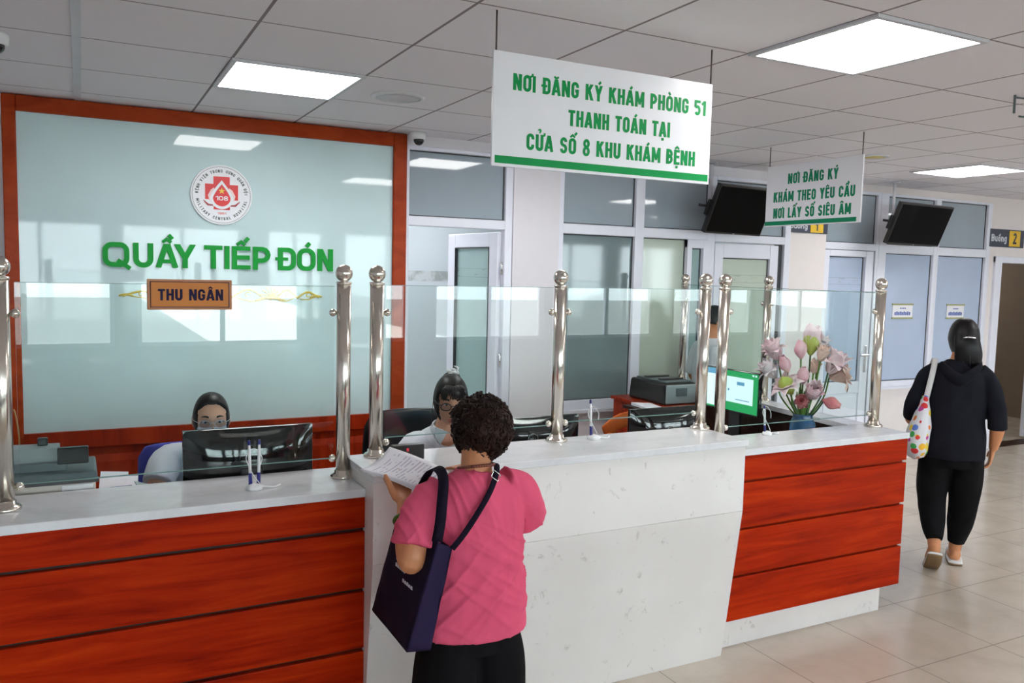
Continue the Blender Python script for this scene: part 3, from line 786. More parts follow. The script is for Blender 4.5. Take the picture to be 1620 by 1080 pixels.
def emblem():
    c = V((.797, YW-.031, 2.316)); u, v = V((1, 0, 0)), V((0, 0, 1)); n = u.cross(v)
    R = .187
    r = thing('hospital_emblem', 'round white emblem with red cross, drop and ring of lettering above the green letters', 'emblem', tuple(c))
    def disc(rad, d0, d1, mb, k=64): mb.prism([(rad*cos(2*pi*i/k), rad*sin(2*pi*i/k)) for i in range(k)], c, u, v, d0, d1)
    b = MB(); disc(R, 0, .012, b); b.build('disc', 'signwhite', r, bevel=.003)
    def ring(r0, r1, d, mat, name, k=72):
        b = MB(); vs = []; fs = []
        for i in range(k):
            a = 2*pi*i/k
            for rr, dd in ((r0, .012), (r1, .012), (r1, d), (r0, d)): vs.append(c+u*rr*cos(a)+v*rr*sin(a)+n*dd)
        for i in range(k):
            j = (i+1) % k
            for q in range(4): fs.append((i*4+q, j*4+q, j*4+(q+1) % 4, i*4+(q+1) % 4))
        b.add(vs, fs); b.build(name, mat, r)
    ring(.1745, .1765, .0135, 'inkgrey', 'outer_ring'); 
    b = MB(); s = .049
    for dx, dz in ((0, .072), (-.0735, .018), (.0735, .018), (0, -.05)):
        w, h = (.049, .042) if dx == 0 else (.026, .048)
        if dx == 0 and dz < 0: h = .042
        b.prism([(dx-w, dz-h), (dx+w, dz-h), (dx+w, dz+h), (dx-w, dz+h)], c, u, v, .012, .0145)
    b.build('red_cross', 'red', r)
    def drop(k, top, rad, zc):
        pts = []
        for i in range(40):
            a = -pi/2 + 2*pi*i/40
            x, z = cos(a), sin(a)
            if z > 0: x = x*(1-z)**.55*(1 if True else 0) if z < 1 else 0; zz = z*top
            else: zz = z*rad
            pts.append((x*rad, zc+zz))
        out = []
        for p in pts:
            if not out or (abs(p[0]-out[-1][0])+abs(p[1]-out[-1][1])) > 1e-5: out.append(p)
        return out
    for s in (-1, 1):
        b = MB(); b.prism([(s*x, z) for x, z in ((.02, -.048), (.075, -.035), (.083, -.005), (.065, .03), (.045, .045), (.04, .0), (.03, -.03))][::s], c, u, v, .012, .0155)
        b.build('side_petal', 'pinkline', r)
    b = MB(); b.prism(drop(0, .11, .071, -.018), c, u, v, .012, .0165); b.build('drop_border', 'signwhite', r)
    b = MB(); b.prism(drop(0, .085, .053, -.018), c, u, v, .012, .018); b.build('red_drop', 'red', r)
    b = MB(); b.prism([((.021 if i % 2 == 0 else .0085)*sin(pi*i/5), .024+(.021 if i % 2 == 0 else .0085)*cos(pi*i/5)) for i in range(10)][::-1], c, u, v, .012, .0195); b.build('star', 'yellow', r)
    b = MB(); b.text('108', c+v*(-.034), u, v, .026, .076, .0015, .03, align='CENTER', lift=.0180); b.build('number', 'signwhite', r)
    b = MB(); b.text('1951', c+v*(-.122), u, v, .013, .052, .0012, .0, align='CENTER', lift=.012); b.build('year', 'red', r)
    for s in (-1, 1):
        b = MB(); b.prism([(s*x, z) for x, z in ((.052, -.062), (.08, -.058), (.110, -.034), (.108, -.044), (.085, -.07), (.052, -.070))][::-s], c, u, v, .012, .0145); b.build('swoosh', 'reddk', r)
    def arc(txt, rad, a0, a1, flip, cap):
        k = len(txt); b = MB()
        for i, ch in enumerate(txt+' '):
            if ch == ' ':
                b.build('ring_lettering', 'inkgrey', r); b = MB(); continue
            a = a0+(a1-a0)*i/(k-1)
            rd = u*cos(a)+v*sin(a); tg = -u*sin(a)+v*cos(a)
            uu, vv = (-tg, rd) if not flip else (tg, -rd)
            b.text(ch, c+rd*rad, uu, vv, cap, None, .0012, align='CENTER', lift=.012, w=.62)
    arc('BỆNH VIỆN TRUNG ƯƠNG QUÂN ĐỘI', .140, radians(176), radians(4), False, .0185)
    arc('MILITARY CENTRAL HOSPITAL', .158, radians(194), radians(346), True, .0185)
emblem()

# ------------------------------------------------------------------ counters
ZT, ZM = 1.035, 1.109
def planks(b, x0, x1, xa=None, y=3.03, y1=3.06):
    zs = [(1.031, .880), (.866, .640), (.626, .400), (.386, .168)]
    for zt, zb in zs: b.box((x0, y, zb), (x1, y1, zt))
def desk(x0, x1, y0, y1, lab):
    r = thing('office_desk', lab, 'desk', ((x0+x1)/2, (y0+y1)/2, 0))
    b = MB(); b.box((x0, y0, .725), (x1, y1, .759)); b.build('desktop', 'desk', r, bevel=.002)
    b = MB(); b.box((x0+.03, y0+.005, .05), (x1-.03, y0+.023, .725)); b.build('modesty_panel', 'desk', r)
    for x in (x0, x1-.03):
        b = MB(); b.box((x, y0+.02, 0), (x+.03, y1-.04, .725)); b.build('side_leg', 'desk', r)
def counters():
    # wood fronted counter under the cashier
    x0, x1 = -2.55, .955
    r = thing('reception_counter', 'long cherry wood plank counter in front of the masked clerk', 'counter', ((x0+x1)/2, 3.2, 0))
    b = MB(); b.box((x0, 3.02, 1.003), (x1, 3.405, ZT)); b.build('worktop', 'top', r, bevel=.003)
    b = MB(); planks(b, x0, x1); b.build('front_panel', 'cherry', r, bevel=.003)
    b = MB(); b.box((x0, 3.055, .165), (x1, 3.39, 1.003)); b.build('carcass', 'groove', r)
    b = MB(); b.box((x0, 3.10, 0), (x1, 3.36, .165)); b.build('plinth', 'quartz', r)
    desk(x0, .95, 3.41, 3.72, 'long dark desk behind the cashier counter')
    # white raised counter
    x0, x1 = .955, 2.79
    r = thing('reception_counter', 'raised white stone counter where the woman in pink stands', 'counter', ((x0+x1)/2, 3.1, 0))
    prof = [(2.93, 1.078), (2.93, .764), (3.032, 0), (3.26, 0), (3.26, 1.078)]
    def body(z0, z1):
        b = MB()
        def yf(z): return 2.93 if z >= .763 else 2.93+(.763-z)/.763*.102
        b.hexa([(x0, yf(z0), z0), (x1, yf(z0), z0), (x1, 3.26, z0), (x0, 3.26, z0), (x0, yf(z1), z1), (x1, yf(z1), z1), (x1, 3.26, z1), (x0, 3.26, z1)])
        return b
    body(0, .7625).build('lower_panel', 'quartz', r, bevel=.002)
    body(.7635, 1.080).build('upper_panel', 'quartz', r, bevel=.002)
    b = MB(); b.box((x0-.006, 2.918, 1.079), (x1+.006, 3.29, ZM)); b.build('worktop', 'top', r, bevel=.003)
    desk(x0, x1, 3.30, 3.80, 'dark desk behind the white counter')
    # wood fronted counter at the right end
    x0, x1 = 2.797, 4.083
    r = thing('reception_counter', 'shorter cherry wood plank counter carrying the lotus flowers, beside the walkway', 'counter', ((x0+x1)/2, 3.2, 0))
    b = MB(); b.box((x0, 3.022, 1.003), (x1+.004, 3.325, ZT)); b.build('worktop', 'top', r, bevel=.003)
    b = MB(); planks(b, x0, x1); b.build('front_panel', 'cherry', r, bevel=.003)
    b = MB(); b.box((x0, 3.055, .165), (x1-.004, 3.31, 1.003)); b.build('carcass', 'wains', r)
    b = MB(); b.box((x0, 3.10, 0), (4.085-.07, 3.29, .165)); b.build('plinth', 'quartz', r)
    desk(2.81, 3.93, 3.335, 3.80, 'dark desk under the blue vase behind the short wood counter')
    # return leg running back to the wall
    r = thing('return_counter', 'narrow white topped side counter running back towards the doors', 'counter', (4.1, 4.3, 0))
    a = V((4.0, 3.33, 0)); c = V((4.225, 5.42, 0)); d = (c-a).normalized(); n = V((d.y, -d.x, 0)); L = (c-a).length
    def ob(off, w, z0, z1, mat, name, s0=0, s1=None):
        b = MB(); s1v = L if s1 is None else s1
        b.obox(a+d*((s0+s1v)/2)+n*off+V((0, 0, (z0+z1)/2)), n, d, (0, 0, 1), (w, s1v-s0, z1-z0)); return b.build(name, mat, r, bevel=.002)
    ob(.03, .15, 1.003, ZT, 'top', 'worktop'); ob(.03, .11, .165, 1.003, 'desk', 'side_panel'); ob(.03, .09, 0, .165, 'quartz', 'plinth')  # side panel in dark desk wood: its shading put into the colour
    desk(3.55, 3.99, 3.82, 4.6, 'dark desk carrying the green-lit monitor beside the side counter')
counters()

# ------------------------------------------------------------------ posts and glass screens
def post(x, y, zb, clips, label, group='steel posts along the counters'):
    r = thing('glass_post', label, 'post', (x, y, zb), group)
    b = MB(); b.cyl((x, y, zb), (x, y, 1.812), .0285, n=28); b.build('tube', 'steel', r, True)
    b = MB(); b.lathe((x, y, zb), [(.05, 0), (.05, .008), (.044, .014), (.034, .018), (.033, .03), (.0285, .032)], 28); b.build('base_flange', 'steel', r, True)
    b = MB(); b.lathe((x, y, 1.812), [(.0285, 0), (.031, .003), (.031, .010), (.014, .012), (.014, .018)], 24); b.sphere((x, y, 1.856), .0345, 28, 16); b.build('ball_finial', 'steel', r, True)
    for dx, dy, z in clips:
        b = MB(); p = V((x, y, z)); d = V((dx, dy, 0)).normalized()
        b.cyl(p+d*.026, p+d*.045, .007); b.sphere(p+d*.044, (.015, .015, .015), 14, 8)
        b.build('glass_clip', 'steel', r, True)
    return r
def posts():
    up = 1.70
    A = lambda s, zl: [(s, 0, up), (s, 0, zl)]
    post(-.243, 3.225, ZT, A(1, 1.11), 'steel post with ball top at the far left edge beside the document printer')
    post(.925, 3.235, ZT, A(-1, 1.115), 'steel post with ball top at the right end of the cashier counter')
    post(1.06, 3.23, ZM, A(1, 1.165), 'steel post with ball top on the left end of the white counter')
    post(1.925, 3.235, ZM, A(-1, 1.19)+A(1, 1.19), 'steel post with ball top in the middle of the white counter')
    post(2.765, 3.235, ZM, A(-1, 1.19), 'steel post with ball top on the right end of the white counter')
    post(2.90, 3.245, ZT, A(1, 1.10), 'steel post with ball top on the left end of the short wood counter')
    post(4.06, 3.245, ZT, A(-1, 1.11), 'steel post with ball top on the short wood counter right of the flowers')
    post(4.135, 4.20, ZT, [(-.1, 1, up), (-.1, -1, up)], 'steel post with ball top on the side counter behind the lotus flowers')
    post(4.235, 5.20, ZT, [(-.1, -1, up)], 'steel post with ball top on the side counter behind the laser printer')
    def glass(x0, x1, y, z0, z1, label):
        r = thing('glass_screen', label, 'glass screen', ((x0+x1)/2, y, z0), 'clear glass screens on the counters')
        b = MB(); b.box((x0, y-.004, z0), (x1, y+.004, z1-.002)); b.build('pane', 'glass', r)
        b = MB(); b.box((x0, y-.004, z1-.002), (x1, y+.004, z1)); b.build('polished_edge', 'glassedge', r)
        b = MB(); b.box((x0, y-.004, z0-.003), (x1, y+.004, z0)); b.build('polished_edge', 'glassedge', r)
    glass(-.20, .885, 3.23, 1.118, 1.805, 'clear glass screen carrying the orange plate in front of the masked clerk')
    glass(1.10, 1.885, 3.235, 1.185, 1.812, 'clear glass screen above the woman in pink, left half of the white counter')
    glass(1.965, 2.725, 3.235, 1.195, 1.812, 'clear glass screen over the right half of the white counter')
    glass(2.94, 4.02, 3.245, 1.105, 1.812, 'clear glass screen in front of the lotus flowers')
    for a, c, lab in (((4.075, 3.30), (4.13, 4.16), 'clear glass screen on the side counter right of the lotus flowers'), ((4.14, 4.24), (4.23, 5.16), 'clear glass screen on the side counter in front of the man in white')):
        a = V((*a, 0)); c = V((*c, 0)); d = (c-a).normalized(); n = V((d.y, -d.x, 0))
        r = thing('glass_screen', lab, 'glass screen', ((a+c)/2+V((0, 0, 1.11))), 'clear glass screens on the counters')
        b = MB(); b.obox((a+c)/2+V((0, 0, 1.457)), d, n, (0, 0, 1), ((c-a).length, .008, .694)); b.build('pane', 'glass', r)
        b = MB(); b.obox((a+c)/2+V((0, 0, 1.8055)), d, n, (0, 0, 1), ((c-a).length, .008, .003)); b.build('polished_edge', 'glassedge', r)
posts()

# ------------------------------------------------------------------ signs
def signs():
    u, v = V((1, 0, 0)), V((0, 0, 1))
    # orange plate on the glass
    r = thing('counter_plate', 'orange plate reading THU NGÂN fixed to the left glass screen', 'sign', (.35, 3.217, 1.765))
    b = MB(); b.box((.206, 3.212, 1.713), (.495, 3.222, 1.822)); b.build('plate', 'orangedk', r, bevel=.002)
    b = MB(); b.box((.216, 3.210, 1.721), (.485, 3.213, 1.814)); b.build('face', 'orange', r)
    b = MB()
    for q in ((.216, 1.721, .485, 1.7235), (.216, 1.8115, .485, 1.814), (.216, 1.721, .2185, 1.814), (.4825, 1.721, .485, 1.814)): b.box((q[0], 3.2090, q[1]), (q[2], 3.2105, q[3]))
    b.build('border_line', 'navyink', r)
    for k in (0, 1):
        b = MB(); b.text('THU NGÂN', (.3525, 3.210, 1.7465), u, v, .041, .222, .001, align='CENTER', word=k); b.build('lettering', 'navyink', r)
    def hang(name, O, u, w, h, lines, stripe, wires, label, gm, th=.012):
        """O = top left corner of the face"""
        O = V(O); v = V((0, 0, 1)); n = u.cross(v)
        r = thing(name, label, 'sign', tuple(O+u*w/2-v*h/2))
        b = MB(); b.obox(O+u*w/2-v*h/2-n*th/2, u, v, n, (w, h, th)); b.build('board', 'signwhite', r, bevel=.002)
        b = MB(); b.prism([(a*w, -c*h) for a, c in ((stripe[0], stripe[2]), (stripe[0], stripe[3]), (stripe[1], stripe[3]), (stripe[1], stripe[2]))], O, u, v, 0, .0015); b.build('stripe', gm, r)
        for txt, a0, a1, cy, cap in lines:
            for k in range(len(txt.split())):
                b = MB(); b.text(txt, O+u*(a0*w)-v*(cy*h+cap/2), u, v, cap, (a1-a0)*w, .0015, word=k, t=.205); b.build('lettering', gm, r)
        for a in wires:
            b = MB(); p = O+u*(a*w)-n*th/2
            b.cyl((p.x, p.y, O.z-.02), (p.x, p.y, ZC), .0035, n=8); b.build('hanging_rod', 'rod', r, True)
    hang('hanging_sign', (1.334, 2.76, 2.674), u, 1.016, .412,
         [('NƠI ĐĂNG KÝ KHÁM PHÒNG 51', .080, .968, .250, .060), ('THANH TOÁN TẠI', .315, .790, .505, .060), ('CỬA SỐ 8 KHU KHÁM BỆNH', .140, .922, .760, .060)],
         (.012, .992, .905, .972), (.012, .993), 'larger white hanging sign with green text about PHÒNG 51 above the counter', 'green')
    hang('hanging_sign', (4.432, 4.570, 2.674), V((0, -1, 0)), .835, .430,
         [('NƠI ĐĂNG KÝ', .245, .77, .235, .072), ('KHÁM THEO YÊU CẦU', .090, .94, .520, .072), ('NƠI LẤY SỐ SIÊU ÂM', .095, .91, .785, .072)],
         (.0, .965, .915, .982), (.02, .985), 'smaller white hanging sign with green text about SIÊU ÂM between the two televisions', 'greenteal')
    def room(x0, x1, z0, z1, num, y, label, numx):
        r = thing('room_sign', label, 'room sign', ((x0+x1)/2, y, (z0+z1)/2))
        b = MB(); b.box((x0, y-.015, z0), (x1, y, z1)); b.build('plate', 'signgrey', r, bevel=.002)
        w = x1-x0; h = z1-z0; xa, xb = x0+w*.56, x0+w*.88
        b = MB(); b.box((xa, y-.018, z0+h*.06), (xb, y-.0145, z1-h*.06)); b.build('number_tile', 'signyellow', r)
        b = MB(); b.text(num, ((xa+xb)/2, y-.018, z0+h*.2), u, v, h*.6, None, .001, .02, align='CENTER'); b.build('number', 'signgrey', r)
        b = MB(); b.text('Buồng', (x0+w*.05, y-.015, z0+h*.30), u, v, h*.40, w*.44, .001, .01); b.build('lettering', 'signtext', r)
    room(8.875, 9.50, 2.275, 2.472, '2', YC-.003, 'grey and yellow room sign reading Buồng 2 over the open doorway', 0)
    room(5.77, 6.29, 2.30, 2.42, '1', YC-.083, 'grey and yellow room sign reading Buồng 1 partly behind the smaller hanging sign', 0)
    # paper notices on the window panes
    for x0, x1, z0, z1, lab in ((7.405, 7.712, 1.495, 1.628, 'small white notice on the left window pane beside the walkway'), (8.270, 8.555, 1.490, 1.625, 'small white notice on the right window pane by the doorway')):
        y = YC+.012
        r = thing('notice', lab, 'notice', ((x0+x1)/2, y, (z0+z1)/2), 'notices on the window panes')
        b = MB(); b.box((x0, y-.004, z0), (x1, y, z1)); b.build('sheet', 'paper', r)
        b = MB(); b.box((x0-.01, y-.008, z1-.004), (x1+.01, y, z1+.012)); b.box((x0-.01, y-.008, z0-.012), (x1+.01, y, z0+.004)); b.build('holder', 'notegold', r)
        b = MB(); w = x1-x0
        for k in range(4): b.box((x0+w*(.36+k*.08), y-.005, z0+.090), (x0+w*(.36+k*.08)+.016, y-.0035, z0+.104))
        for k in range(9): b.box((x0+w*(.10+k*.09), y-.005, z0+.025), (x0+w*(.10+k*.09)+.021, y-.0035, z0+.058+.006*(k % 2)))
        b.build('print', 'noteblue', r)
signs()

# ------------------------------------------------------------------ ceiling fittings
def ceiling_lights():
    P = [((.627, 1.254), (4.02, 4.665), 'square ceiling light over the masked clerk, in front of the emblem'),
         ((2.508, 3.135), (2.085, 2.73), 'largest square ceiling light, upper right between sign and walkway'),
         ((6.34, 6.98), (4.21, 4.86), 'far square ceiling light at the right edge over the walkway'),
         ((2.508, 3.135), (4.02, 4.665), 'square ceiling light hidden behind the larger hanging sign'),
         ((6.05, 6.68), (2.085, 2.73), 'square ceiling light beyond the right edge over the walkway')]
    for x in (6.27, 8.15): P.append(((x, x+.627), (.15, .795), 'square ceiling light in the row over the viewer'))
    for x in (8.15,): P.append(((x, x+.627), (-2.43, -1.785), 'square ceiling light in the rear row by the street windows'))
    P.append(((10.0, 10.63), (3.4, 4.03), 'square ceiling light down the corridor beyond the frame'))
    for (x0, x1), (y0, y1), lab in P:
        r = thing('ceiling_light', lab, 'ceiling light', ((x0+x1)/2, (y0+y1)/2, ZC), 'square ceiling lights')
        e = .022
        b = MB()
        for q in ((x0, y0, x1, y0+e), (x0, y1-e, x1, y1), (x0, y0+e, x0+e, y1-e), (x1-e, y0+e, x1, y1-e)): b.box((q[0], q[1], ZC-.012), (q[2], q[3], ZC))
        b.build('frame', 'alu', r)
        b = MB(); b.box((x0+e, y0+e, ZC-.008), (x1-e, y1-e, ZC-.001)); b.build('diffuser', 'lamp', r)
    for (x, y) in ((1.9, 6.7), (1.9, 8.1), (3.4, 6.7), (3.4, 8.1), (10.4, 8.0)):  # panels added out of view to brighten the rooms behind
        r = thing('ceiling_light', 'added ceiling panel, out of view, lighting the room behind the doors', 'ceiling light', (x, y, ZC), 'added lights in the rooms behind')
        b = MB(); b.box((x-.3, y-.3, ZC-.008), (x+.3, y+.3, ZC-.001)); b.build('diffuser', 'lamp', r)
    # round speaker grille and ring lamp
    r = thing('ceiling_speaker', 'round white speaker grille in the ceiling right of the nearest left light', 'speaker', (1.555, 4.41, ZC))
    b = MB(); b.lathe((1.555, 4.41, ZC), [(.148, 0), (.148, -.006), (.125, -.012), (.122, -.008), (.0, -.006)][:4]+[(.122, 0)], 40); b.build('rim', 'white', r, True)
    b = MB(); b.lathe((1.555, 4.41, ZC), [(.121, 0), (.121, -.006), (.06, -.008), (.001, -.008)], 40); b.build('grille', 'alu', r, True)
    r = thing('downlight', 'slim round downlight in the ceiling above the smaller hanging sign', 'downlight', (5.36, 4.42, ZC))
    b = MB(); b.lathe((5.36, 4.42, ZC), [(.11, 0), (.11, -.012), (.09, -.014), (.088, 0)], 36); b.build('rim', 'white', r, True)
    b = MB(); b.lathe((5.36, 4.42, ZC), [(.087, 0), (.087, -.008), (.001, -.010)], 36); b.build('lens', 'gold', r, True)
    def dome(x, y, z, lab, s=1.0):
        r = thing('dome_camera', lab, 'security camera', (x, y, z))
        b = MB(); b.lathe((x, y, z), [(.055*s, 0), (.058*s, -.02*s), (.054*s, -.045*s), (.048*s, -.05*s)], 28); b.build('housing', 'white', r, True)
        b = MB(); b.sphere((x+.006, y-.01, z-.055*s), (.036*s, .036*s, .034*s), 20, 12); b.build('camera_ball', 'blackgloss', r, True)
    dome(2.07, 5.46, ZC, 'white dome security camera above the frame corner near the open door')
    dome(-.305, 4.15, ZC, 'white dome security camera cut by the left edge of the ceiling', .95)
    r = thing('ceiling_hook', 'small dark hanging hook in the ceiling at the right edge', 'hook', (4.16, 2.61, ZC))
    b = MB(); b.tube([(4.155, 2.61, ZC), (4.157, 2.61, ZC-.09)], .006, 8, 1); b.tube([(4.157, 2.61, ZC-.012), (4.25, 2.60, ZC-.012), (4.29, 2.60, ZC-.02), (4.29, 2.60, ZC-.09), (4.2, 2.61, ZC-.10)], .005, 8, 4)
    b.build('rod', 'greyplastic', r, True)
ceiling_lights()

# ------------------------------------------------------------------ televisions
def tv(c, th, tilt, w, h, pole, lab):
    c = V(c); u = V((cos(th), sin(th), 0)); n = V((-sin(th), cos(th), 0))     # n points to the wall
    v = V((0, 0, cos(tilt)))+n*sin(tilt); f = u.cross(v)
    r = thing('television', lab, 'television', tuple(c), 'televisions hung below the ceiling')
    b = MB(); b.obox(c-f*.022, u, v, f, (w, h, .044)); b.build('cabinet', 'black', r, bevel=.006)
    b = MB(); b.obox(c+f*.001, u, v, f, (w-.03, h-.035, .003)); b.build('screen', 'screenoff', r)
    b = MB(); b.obox(c-f*.055-v*.02, u, v, f, (w*.55, h*.5, .03)); b.build('back_cover', 'black', r, bevel=.01)
    b = MB(); b.obox(c+f*.002-v*(h/2-.008), u, v, f, (.02, .006, .004)); b.build('power_light', 'greylt', r)
    px, py = pole
    q = c-f*.075
    b = MB(); b.obox(q, u, v, f, (.2, .2, .012)); b.obox(q-u*w*.40, u, v, f, (.30, .02, .02)); b.obox(c-u*(w/2+.012)-f*.04+v*.0, u, v, f, (.035, .13, .02))
    b.build('wall_bracket', 'black', r)
    b = MB(); b.cyl((px, py, ZC), (px, py, c.z+.02), .014, n=14); b.lathe((px, py, ZC), [(.05, 0), (.05, -.01), (.016, -.014)], 20); b.build('ceiling_pole', 'alu', r, True)
tv((4.875, 5.30, 2.42), .13, -.396, .70, .417, (4.66, 5.44), 'black television hung beside the smaller sign, left one of the two')
tv((7.16, 5.32, 2.409), .094, -.365, .865, .405, (6.93, 5.46), 'black television hung over the frosted windows, nearer the doorway')

# ------------------------------------------------------------------ desk equipment
def monitor_back(c, w, h, lab, logo=None, zdesk=.76, stand=True):
    """flat screen seen from behind; c = centre of the back face (faces -y)"""
    x, y, z = c
    r = thing('computer_monitor', lab, 'monitor', (x, y+.05, zdesk), 'black monitors seen from behind')
    b = MB(); b.box((x-w/2, y+.028, z-h/2), (x+w/2, y+.05, z+h/2)); b.build('bezel', 'blackgloss', r, bevel=.004)
    # bulging glossy back shell
    n, m = 22, 14; vs = []; fs = []
    for j in range(m+1):
        for i in range(n+1):
            a = i/n*2-1; d = j/m*2-1
            k = (1-abs(a)**3.0)*(1-abs(d)**2.6)
            vs.append((x+a*w*.497, y+.028-.045*k**.8, z+d*h*.495))
    for j in range(m):
        for i in range(n): q = j*(n+1)+i; fs.append((q, q+1, q+n+2, q+n+1))
    b = MB(); b.add(vs, fs); b.build('back_shell', 'blackgloss', r, True)
    b = MB(); b.box((x-w/2+.01, y+.0495, z-h/2+.012), (x+w/2-.01, y+.0515, z+h/2-.01)); b.build('screen', 'scrblue', r)
    b = MB(); b.box((x-.045, y-.022, zdesk+.012), (x+.045, y+.01, z)); b.build('stand_neck', 'black', r, bevel=.006)
    b = MB(); b.lathe((x, y+.06, zdesk), [(.085, 0), (.085, .008), (.05, .014)], 28); b.build('stand_base', 'black', r, True)
    if logo:
        lx, lz = logo; yy = y-.018
        b = MB()
        k = 28; vs = []; fs = []
        for i in range(k):
            a = 2*pi*i/k
            for rr, dd in ((.0255, 0), (.0285, 0), (.0285, -.003), (.0255, -.003)): vs.append((lx+rr*cos(a), yy+dd, lz+rr*sin(a)))
        for i in range(k):
            j = (i+1) % k
            for q in range(4): fs.append((i*4+q, j*4+q, j*4+(q+1) % 4, i*4+(q+1) % 4))
        b.add(vs, fs); b.text('DELL', (lx, yy, lz-.0075), (1, 0, 0), (0, 0, 1), .015, .040, .003, .02, align='CENTER'); b.build('logo', 'greylt', r)
monitor_back((.603, 3.445, 1.061), .517, .31, 'black monitor hiding the lower face of the masked clerk')
monitor_back((1.99, 3.52, 1.013), .50, .30, 'black monitor right of the curly haired woman, partly behind the middle post', (1.95, 1.062))
monitor_back((2.86, 3.60, 1.005), .49, .29, 'black monitor in front of the laser printer, left of the paired posts', (2.86, 1.025))

def green_monitor():
    x, y, z = 3.85, 4.20, 1.118; w, h = .50, .285
    r = thing('computer_monitor', 'monitor with a lit green and white page, behind the paired posts', 'monitor', (x+.06, y, .76))
    b = MB(); b.box((x, y-w/2, z-h/2), (x+.03, y+w/2, z+h/2)); b.build('bezel', 'blackgloss', r, bevel=.004)
    e = .008; X = lambda k: x-.0006*k
    b = MB(); b.box((X(1)-.001, y-w/2+e, z-h/2+.012), (x, y+w/2-e, z+h/2-e)); s = b.build('screen', 'scrgreen', r)
    def rect(a0, a1, z0, z1, mat, name, k):     # a measured from the left edge as seen
        b = MB(); b.box((X(k)-.002, y+w/2-a1*w, z-h/2+z0*h), (X(k)-.001, y+w/2-a0*w, z-h/2+z1*h)); b.build(name, mat, s)
    rect(.02, .20, .08, .97, 'scrwhite', 'side_page', 2); rect(.02, .20, .84, .97, 'scrblue', 'side_header', 3)
    rect(.40, .90, .24, .84, 'scrwhite', 'page', 2); rect(.60, .74, .66, .74, 'scrblue', 'text_block', 3); rect(.43, .46, .50, .55, 'scrblue', 'icon', 3)
    rect(.58, .84, .31, .33, 'scrblue', 'text_line', 3); rect(.88, .91, .91, .95, 'scrwhite', 'button', 2); rect(.93, .96, .91, .95, 'scrwhite', 'button', 2)
    b = MB(); b.box((x+.03, y-.05, .77), (x+.05, y+.05, z)); b.build('stand_neck', 'black', r)
    b = MB(); b.box((x-.06, y-.12, .76), (x+.12, y+.12, .772)); b.build('stand_base', 'black', r, bevel=.004)
green_monitor()

